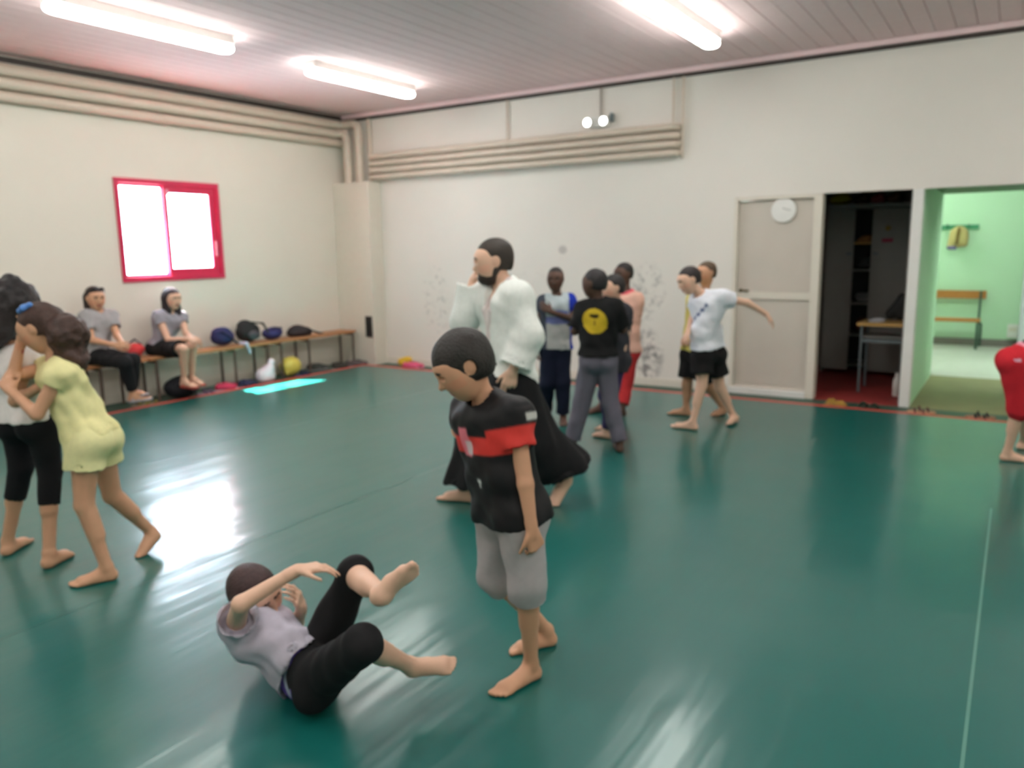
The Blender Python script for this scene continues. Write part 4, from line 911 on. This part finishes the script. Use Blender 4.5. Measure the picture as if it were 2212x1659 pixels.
b.shirt((244, 236, 234), 0.014, 0.014, sleeve=0.2, hem=0.01, name='top', amp=0.004)
b.pants((26, 25, 28), 0.007, 0.007, (1.42, 1.42), waist=0.05, flare=0.002, name='leggings', amp=0.002)
# ---- seated women
b = Body('woman in grey t-shirt with sunglasses on her head sitting on the bench', 1.62, None,
    dict(head=(205, 644, -0.02), neck=(211, 672, 0), pelvis=(204, 764, 0.02), shR=(187, 684, -0.12), shL=(240, 684, 0.10), hipR=(203, 768, -0.07), hipL=(213, 768, 0.07), elR=(198, 734, -0.20), wrR=(248, 746, -0.30), elL=(252, 724, 0.0), wrL=(264, 741, -0.18),
         knR=(270, 783, -0.32), knL=(288, 778, -0.16), heR=(280, 868, -0.20), toR=(324, 862, -0.27), heL=(284, 862, -0.14), toL=(316, 852, -0.26)),
    (0.75, -0.12, -0.6), (0, 1, 0), 0.225, SK_M, 0.0085, zf=-0.04, D=7.92)
b.build({'R': dict(tip=(268, 744, -0.32), curl=0.6), 'L': dict(tip=(274, 746, -0.25), curl=0.6)})
b.hair((52, 34, 32), 0.04, line=0.25, nape=-0.42, extra=[cone(b.hp(0.2, -0.2, 0), b.hp(0.26, -0.18, -0.40), 0.05, 0.035), cone(b.hp(-0.2, -0.2, 0), b.hp(-0.26, -0.18, -0.40), 0.05, 0.035)])
b.shirt((168, 164, 166), 0.024, 0.02, sleeve=0.6, hem=0.02)
b.pants((32, 31, 34), 0.012, 0.014, (1.88, 1.88), waist=0.04)
def glasses(b):
    G = Field(); 
    for q in (-1, 1): G.add([ell(b.hp(q*0.16, 0.30, 0.44), np.array((0.13, 0.03, 0.085))*b.hh, b.HF())], 0.002, 0.004); G.add([cone(b.hp(q*0.30, 0.26, 0.42), b.hp(q*0.40, -0.05, 0.12), 0.006)], 0.002, 0.004)
    G.add([cone(b.hp(-0.05, 0.33, 0.44), b.hp(0.05, 0.33, 0.44), 0.007)], 0.002, 0.004)
    soft('sunglasses', G, 0.005, mat('dark_lens', (20, 20, 26), 0.15), b.e, b.org)['label'] = 'dark sunglasses pushed up on the hair'
glasses(b)
def sandals(b, colr, nm='sandal'):
    for S in 'LR':
        he, to, an = b.P['he'+S], b.P['to'+S], b.P['an'+S]; d = unit(to-he); n = an-he; n = unit(n-d*(n @ d)); L = np.linalg.norm(to-he)
        la = np.cross(d, n); F = Field().add([cone(he+d*0.03, to-d*0.02, 0.036, 0.042)], 0.004, cuts=[(he+n*0.012, n), (he-n*0.012, -n)]); 
        for t, hgt in ((0.62, 0.055), (0.30, 0.085)):
            c = he+d*L*t; F.add([cone(c-la*0.042, c+n*hgt, 0.010), cone(c+n*hgt, c+la*0.042, 0.010)], 0.006, 0.004)
        soft(nm, F, 0.007, mat('sandal_%02x%02x%02x' % colr, colr, 0.6), b.e, b.org)
sandals(b, (176, 168, 176))
b = Body('long-haired woman in grey top and black shorts sitting on the bench below the window', 1.62, None,
    dict(head=(371, 645, 0.0), neck=(364, 672, 0), pelvis=(345, 748, 0.02), shR=(342, 684, -0.12), shL=(392, 685, 0.10), hipR=(343, 753, -0.07), hipL=(353, 752, 0.07), elR=(364, 735, -0.2), wrR=(408, 732, -0.32), elL=(402, 722, 0.0), wrL=(424, 736, -0.2),
         knR=(398, 754, -0.36), knL=(415, 750, -0.18), heR=(392, 834, -0.26), toR=(424, 838, -0.36), heL=(410, 828, -0.12), toL=(440, 832, -0.22)),
    (0.85, -0.12, -0.45), (0, 1, 0), 0.225, SK_L, 0.0085, zf=-0.04, D=8.62)
b.build({'R': dict(tip=(432, 736, -0.36), curl=0.6), 'L': dict(tip=(442, 740, -0.3), curl=0.6)})
b.hair((40, 26, 32), 0.05, line=0.26, nape=-0.5, extra=[cone(b.hp(0.18, -0.15, 0), b.hp(0.24, -0.05, -0.72), 0.06, 0.05), cone(b.hp(-0.2, -0.1, 0), b.hp(-0.26, 0.12, -0.75), 0.055, 0.045), cone(b.hp(0, -0.25, 0), b.hp(0, -0.25, -0.6), 0.07, 0.05)])
b.shirt((158, 154, 164), 0.016, 0.016, sleeve=0.35, hem=0.02, name='top')
b.pants((30, 30, 32), 0.02, 0.022, (0.88, 0.88), waist=0.04, flare=0.01, name='shorts')
sandals(b, (170, 70, 60))
# ---- instructor
b = Body('bearded instructor in white jacket and black hakama stepping to the left', 1.74, (1085, 1085),
    dict(head=(1066, 564, 0), neck=(1092, 612, 0), pelvis=(1096, 812, 0), shL=(1120, 640, -0.15), shR=(1052, 634, 0.15), hipL=(1110, 828, -0.09), hipR=(1086, 828, 0.09), elL=(1140, 722, -0.2), wrL=(1108, 800, -0.22),
         elR=(1004, 690, 0.20), wrR=(1022, 606, 0.20), knR=(1042, 945, 0.08), knL=(1152, 955, -0.08), heR=('f', 1032, 1085), toR=('f', 964, 1079), anL=(1226, 1020, -0.02), heL=(1236, 1036, 0.0), toL=('f', 1202, 1090)),
    (-0.95, -0.14, -0.12), (-0.14, 1, 0), 0.25, SK_L, 0.007)
b.build({'L': dict(tip=(1096, 842, -0.22), curl=0.6), 'R': dict(tip=(1034, 572, 0.16), curl=0.6, pn=(1, 0, 0))}, brows=(36, 28, 24))
b.hair((46, 36, 28), 0.035, line=0.26, nape=-0.24)
F = b.HF(); bd = Field().add([ell(b.hp(0, 0.16, -0.33), np.array((0.26, 0.29, 0.23))*b.hh, F), ell(b.hp(0, 0.02, -0.18), np.array((0.335, 0.22, 0.26))*b.hh, F), cone(b.hp(-0.09, 0.36, -0.195), b.hp(0.09, 0.36, -0.195), 0.03*b.hh)], 0.015,
    sub=[ell(b.hp(0, 0.40, -0.02), np.array((0.30, 0.26, 0.16))*b.hh, F), ell(b.hp(0, 0.46, -0.27), np.array((0.10, 0.12, 0.035))*b.hh, F), ell(b.hp(0, -0.1, -0.5), np.array((0.5, 0.14, 0.3))*b.hh, F)])
cb_ = np.array(S2L((48, 36, 30))); soft('beard', bd, 0.006, M_hair, b.e, b.org, lambda v: cb_, disp=lambda v: 0.002*wob(v, 200, 2))
P, k, up = b.P, b.k, b.up
pt = P['pelvis']-up*0.06; j = Field(); wh = np.array(S2L((236, 238, 234)))
j.add(b.torso(0.026, 0.12), 0.05, 0.0, cuts=[(pt, -up)], hollow=[(pt, -up)], sub=[cone(P['neck']+b.fr*0.02, b.hp(0, -0.02, -0.2)+b.fr*0.03, 0.068, 0.075), cone(P['neck']+b.fr*0.10, lerp(P['neck'], P['pelvis'], 0.42)+b.fr*0.13, 0.055, 0.02)])
for S in 'LR':
    sh, el, wr = P['sh'+S], P['el'+S], P['wr'+S]; t = 0.86; e = lerp(el, wr, t); d = unit(wr-el); dn = np.array([0, 0, -0.03]) if S == 'L' else np.array([0, 0, -0.02])
    j.add([cone(sh, el, 0.075, 0.085)], 0.03, 0.05); j.add([cone(el+dn, e+d*0.04+dn, 0.085, 0.098)], 0.03, 0.05, cuts=[(e, d)], hollow=[(e, d)])
skirt = [cone(P['pelvis']+up*0.06-b.fr*0.06, P['pelvis']-up*0.14-b.fr*0.12, 0.11, 0.075)]
j.add(skirt, 0.02, 0.05, cuts=[(P['pelvis']-up*0.16, -up)])
soft('jacket', j, 0.007, M_fab, b.e, b.org, lambda v: wh, disp=lambda v: 0.006*(wob(v, 26, 5)+0.6*wob(v, 60, 9)))
lp = Field()
for q in (-1, 1):
    a0 = P['neck']+b.rt*q*0.07+b.fr*0.015+up*0.02; a1 = lerp(P['neck'], P['pelvis'], 0.28)+b.fr*0.118+b.rt*q*0.035; a2 = lerp(P['neck'], P['pelvis'], 0.60)+b.fr*0.108-b.rt*q*0.02; lp.add([cone(a0, a1, 0.022), cone(a1, a2, 0.022)], 0.01, 0.004)
soft('lapel', lp, 0.007, M_fab, b.e, b.org, lambda v: np.array(S2L((226, 214, 212))))
hk = Field(); floorz = 0.10
for S in 'LR':
    a = P['an'+S]; kn = P['kn'+S]; hp_ = P['hip'+S]; d = unit(a-kn)
    hk.add([cone(hp_, kn, 0.125, 0.155), cone(kn, lerp(kn, a, 1.0), 0.155, 0.165), cone(lerp(hp_, P['pelvis'], 0.5), lerp(kn, a, 0.55)*0.8+lerp(P['knR'], P['knL'], 0.5)*0.2, 0.12, 0.14)], 0.04, 0.06, cuts=[(lerp(kn, a, 0.93), unit(d+np.array([0, 0, -1.0])))], hollow=[(lerp(kn, a, 0.93), unit(d+np.array([0, 0, -1.0])))])
hk.add([cone(P['pelvis']+up*0.13, P['pelvis']-up*0.03+q*b.rt*0.06, 0.105, 0.135) for q in (-1, 1)], 0.03, 0.05, cuts=[(P['pelvis']+up*0.12, up)])
ax0 = P['pelvis']
def pleat(v):
    a = np.arctan2((v-ax0) @ b.rt, (v-ax0) @ b.fr); w = np.clip((ax0[2]-v[:, 2])/0.5, 0, 1)
    return 0.012*w*np.sin(a*16)+0.006*wob(v, 22, 3)
soft('hakama', hk, 0.008, M_fab, b.e, b.org, lambda v: np.array(S2L((27, 26, 28))), disp=pleat, zmin=0.02)
bl = Field().add([cone(P['pelvis']+up*0.10+q*b.rt*0.05, P['pelvis']+up*0.06+q*b.rt*0.05, 0.128) for q in (-1, 1)], 0.03, cuts=[(P['pelvis']+up*0.105, up), (P['pelvis']+up*0.065, -up)])
soft('belt', bl, 0.008, M_fab, b.e, b.org, lambda v: np.array(S2L((24, 23, 25))))
# ---- children at the back
b = Body('dark-skinned boy in grey and blue t-shirt and navy trousers with one arm folded', 1.40, (1200, 915),
    dict(head=(1200, 603, 0), neck=(1203, 640, 0), pelvis=(1200, 748, 0), shR=(1177, 652, 0.0), shL=(1229, 650, 0), hipR=(1188, 757, 0), hipL=(1212, 757, 0), elL=(1234, 688, -0.07), wrL=(1190, 674, -0.17), elR=(1163, 697, 0.0), wrR=(1160, 748, -0.03),
         knR=(1181, 828, -0.02), knL=(1216, 826, -0.02), heR=('f', 1180, 904), toR=('f', 1170, 918), heL=('f', 1216, 911), toL=('f', 1219, 926)), (-0.2, -0.1, -1), (0, 1, -0.05), 0.2, SK_D, 0.008)
b.build({'L': dict(tip=(1173, 661, -0.15), curl=0.4, pn=(0, 0, 1)), 'R': dict(curl=0.5)}); b.hair((26, 22, 22), 0.02, line=0.28)
bb_ = b
def c8(v):
    u = (v-bb_.P['neck']) @ bb_.up; r = (v-bb_.P['neck']) @ bb_.rt; c = np.tile(np.array(S2L((176, 176, 174))), (len(v), 1))
    c[(u > -0.16)] = S2L((184, 196, 200)); c[(np.abs(u+0.13) < 0.016) & (np.abs(r) < 0.09)] = S2L((110, 128, 190)); c[(np.abs(u+0.20) < 0.03) & (np.abs(r) < 0.12)] = S2L((120, 126, 180))
    c[r < -0.098] = S2L((28, 52, 168)); c[r > 0.105] = S2L((70, 74, 86)); return c
b.shirt(c8, 0.027, 0.018, sleeve=0.55, hem=0.02); b.pants((24, 28, 48), 0.016, 0.020, (1.95, 1.95), flare=0.008)
b = Body('boy in black t-shirt with a yellow round back print and grey jeans, back turned', 1.42, (1290, 972),
    dict(head=(1284, 612, 0), neck=(1293, 650, 0), pelvis=(1292, 768, 0), shL=(1261, 668, 0.05), shR=(1328, 664, -0.05), hipL=(1277, 778, 0.0), hipR=(1307, 778, 0), elL=(1241, 716, 0.06), wrL=(1272, 706, 0.20), elR=(1346, 712, 0.02), wrR=(1316, 706, 0.19),
         knL=(1258, 866, 0.03), knR=(1318, 866, 0.0), heL=('f', 1245, 973), toL=('f', 1214, 965), heR=('f', 1340, 979), toR=('f', 1328, 958)), (-0.8, -0.05, 0.55), (0, 1, 0), 0.205, SK_D, 0.0075)
b.build({'L': dict(curl=0.5), 'R': dict(curl=0.5)}); b.hair((30, 24, 26), 0.04, line=0.26, amp=0.003, sc=150)
b9 = b; cc9 = atd(1285, 694, b.D-0.09)
def c9(v):
    q = v-cc9; r = q @ b9.rt; u = q @ b9.up; f = (v-b9.P['neck']) @ b9.fr; c = np.tile(np.array(S2L((25, 24, 25))), (len(v), 1)); bk_ = f < 0.0
    rr = np.hypot(r, u); c[bk_ & (rr < 0.094)] = S2L((206, 174, 46))
    c[bk_ & (np.abs(u-0.042) < 0.010) & (np.abs(r) < 0.036)] = S2L((52, 44, 24)); c[bk_ & (np.abs(u-0.026) < 0.006) & (np.abs(r-0.006) < 0.022)] = S2L((70, 58, 26)); c[bk_ & (np.abs(u+0.012) < 0.016) & (np.abs(r) < 0.007)] = S2L((150, 124, 40))
    return c
b.shirt(c9, 0.027, 0.024, sleeve=0.85, hem=0.0, sflare=0.010); b.pants((104, 100, 112), 0.016, 0.020, (1.97, 1.97), waist=0.03, flare=0.012, name='jeans')
up = b.up; bl = Field().add([cone(lerp(b.P['pelvis'], b.P['hip'+S], 0.85)+up*0.04, lerp(b.P['pelvis'], b.P['hip'+S], 0.85)+up*0.0, 0.088*b.k+0.022) for S in 'LR']+[cone(b.P['pelvis']+up*0.04, b.P['pelvis'], 0.09*b.k+0.022)], 0.03, cuts=[(b.P['pelvis']+up*0.022, up), (b.P['pelvis']-up*0.006, -up)])
soft('belt', bl, 0.007, M_fab, b.e, b.org, lambda v: np.array(S2L((186, 172, 140))))
b = Body('light-skinned boy with dark hair half hidden behind the black t-shirt boy', 1.36, (1305, 946),
    dict(head=(1324, 622, 0), neck=(1334, 660, 0), pelvis=(1326, 768, 0), shL=(1347, 672, -0.1), shR=(1325, 670, 0.1), hipL=(1332, 778, -0.06), hipR=(1320, 778, 0.06), elL=(1352, 718, -0.08), wrL=(1346, 762, -0.12), elR=(1312, 716, 0.12), wrR=(1302, 750, 0.05),
         knL=(1318, 858, -0.05), knR=(1308, 855, 0.06), heL=('f', 1320, 949), toL=('f', 1278, 941), heR=('f', 1326, 936), toR=('f', 1298, 929)), (-0.95, -0.1, -0.25), (0, 1, 0), 0.205, SK_L, 0.008)
b.build({'L': dict(curl=0.6), 'R': dict(curl=0.6)}); b.hair((34, 28, 28), 0.035, line=0.26)
b.shirt((62, 60, 66), 0.027, 0.02, sleeve=0.6, hem=0.12); b.pants((66, 54, 92), 0.014, 0.016, (1.93, 1.93))
b = Body('dark-skinned boy in peach t-shirt and red trousers at the rear of the group', 1.45, (1330, 893),
    dict(head=(1347, 592, 0), neck=(1352, 630, 0), pelvis=(1350, 752, 0), shL=(1374, 648, -0.05), shR=(1331, 646, 0.08), hipL=(1360, 762, -0.04), hipR=(1340, 762, 0.04), elL=(1371, 706, -0.06), wrL=(1363, 756, -0.1), elR=(1326, 702, 0.1), wrR=(1336, 742, 0.0),
         knL=(1352, 828, -0.04), knR=(1325, 828, 0.02), heL=('f', 1350, 898), toL=('f', 1326, 903), heR=('f', 1308, 889), toR=('f', 1284, 892)), (-0.85, -0.1, -0.45), (0, 1, 0), 0.2, SK_D, 0.008)
b.build({'L': dict(curl=0.5), 'R': dict(curl=0.5)}); b.hair((28, 23, 23), 0.03, line=0.27)
b11 = b
b.shirt(bandf((226, 178, 160), [(lambda v: np.linalg.norm(v-b11.P['neck'], axis=1) < 0.085, (222, 92, 104))]), 0.027, 0.02, sleeve=0.55, hem=0.03); b.pants((206, 56, 60), 0.016, 0.018, (1.85, 1.85), flare=0.01)
b = Body('boy in white printed t-shirt and black shorts striding left with an arm stretched back', 1.42, (1525, 922),
    dict(head=(1489, 605, 0), neck=(1520, 636, 0), pelvis=(1527, 752, 0), shL=(1560, 644, -0.10), shR=(1508, 646, 0.1), hipL=(1518, 765, -0.06), hipR=(1541, 765, 0.06), elL=(1614, 654, -0.06), wrL=(1655, 678, -0.03), elR=(1494, 692, 0.06), wrR=(1486, 716, -0.06),
         knL=(1516, 832, -0.08), knR=(1555, 838, 0.08), heL=('f', 1506, 930), toL=('f', 1446, 922), anR=(1583, 897, 0.14), heR=(1595, 908, 0.16), toR=('f', 1553, 930)), (-0.9, -0.38, -0.15), (-0.35, 0.9, 0), 0.215, SK_L, 0.0075)
b.build({'L': dict(tip=(1671, 697, -0.02), curl=0.35, pn=(-0.6, -0.6, 0.3)), 'R': dict(curl=0.5)}); b.hair((38, 28, 28), 0.03, line=0.26)
b12 = b
def c12(v):
    u = (v-b12.P['neck']) @ b12.up; f = (v-b12.P['neck']) @ b12.fr; r = (v-b12.P['neck']) @ b12.rt; c = np.tile(np.array(S2L((226, 228, 236))), (len(v), 1))
    s_ = u+0.17+0.9*r; m_ = (np.abs(s_+0.012*np.sin(r*160)) < 0.014) & (r > -0.11) & (r < 0.08) & (f > 0); c[m_] = S2L((92, 104, 150)); return c
b.shirt(c12, 0.031, 0.024, sleeve=0.45, hem=0.0, sflare=0.012); b.pants((30, 27, 28), 0.020, 0.026, (0.62, 0.62), waist=0.05, flare=0.016, name='shorts')
b = Body('boy in yellow shirt and black shorts hidden behind the striding boy', 1.42, (1515, 899),
    dict(head=(1526, 590, 0), neck=(1520, 632, 0), pelvis=(1502, 754, 0), shL=(1528, 646, -0.1), shR=(1500, 646, 0.1), hipL=(1506, 766, -0.05), hipR=(1493, 766, 0.05), elL=(1526, 698, -0.1), wrL=(1506, 722, -0.16), elR=(1496, 700, 0.1), wrR=(1484, 722, 0.0),
         knR=(1484, 832, 0.04), knL=(1532, 836, -0.03), heR=('f', 1492, 898), toR=('f', 1466, 896), heL=('f', 1566, 894), toL=('f', 1540, 900)), (-0.8, -0.1, -0.3), (0, 1, 0), 0.2, SK_T, 0.008)
b.build({'L': dict(curl=0.6), 'R': dict(curl=0.6)}); b.hair((86, 68, 50), 0.025, line=0.27)
b.shirt((214, 200, 110), 0.030, 0.02, sleeve=0.6, hem=0.02); b.pants((30, 28, 30), 0.02, 0.024, (0.85, 0.75), flare=0.014, name='shorts')
b = Body('child in red shorts and black top bending over at the right edge', 1.36, (2185, 994),
    dict(head=(2345, 760, 0), neck=(2288, 728, 0), pelvis=(2196, 772, 0), shR=(2280, 742, -0.12), shL=(2276, 740, 0.12), hipR=(2190, 785, -0.07), hipL=(2194, 783, 0.07), elR=(2290, 822, -0.14), wrR=(2300, 890, -0.12), elL=(2285, 820, 0.14), wrL=(2296, 885, 0.12),
         knR=(2200, 888, -0.07), knL=(2216, 882, 0.07), heR=('f', 2160, 994), toR=('f', 2236, 1001), heL=('f', 2196, 970), toL=('f', 2262, 976)), (0.75, -0.65, 0), (0.65, 0.75, 0), 0.205, SK_L, 0.0075)
b.build({'L': dict(curl=0.5), 'R': dict(curl=0.5)}); b.hair((60, 42, 34), 0.03)
b.shirt((28, 27, 30), 0.016, 0.018, sleeve=0.5, hem=-0.05, ext=False); b14 = b
def c14(v):
    u = (v-b14.P['pelvis']) @ b14.up; c = np.tile(np.array(S2L((206, 40, 52))), (len(v), 1)); c[u > 0.028] = S2L((228, 150, 168))
    q = v-atd(2200, 779, b14.D-0.16); c[(np.abs(q @ RH) < 0.022) & (np.abs(q[:, 2]) < 0.010) & ((v-b14.P['pelvis']) @ FH < -0.05)] = S2L((214, 170, 190)); return c
b.pants(c14, 0.020, 0.026, (1.02, 1.02), waist=0.07, flare=0.014, name='shorts')
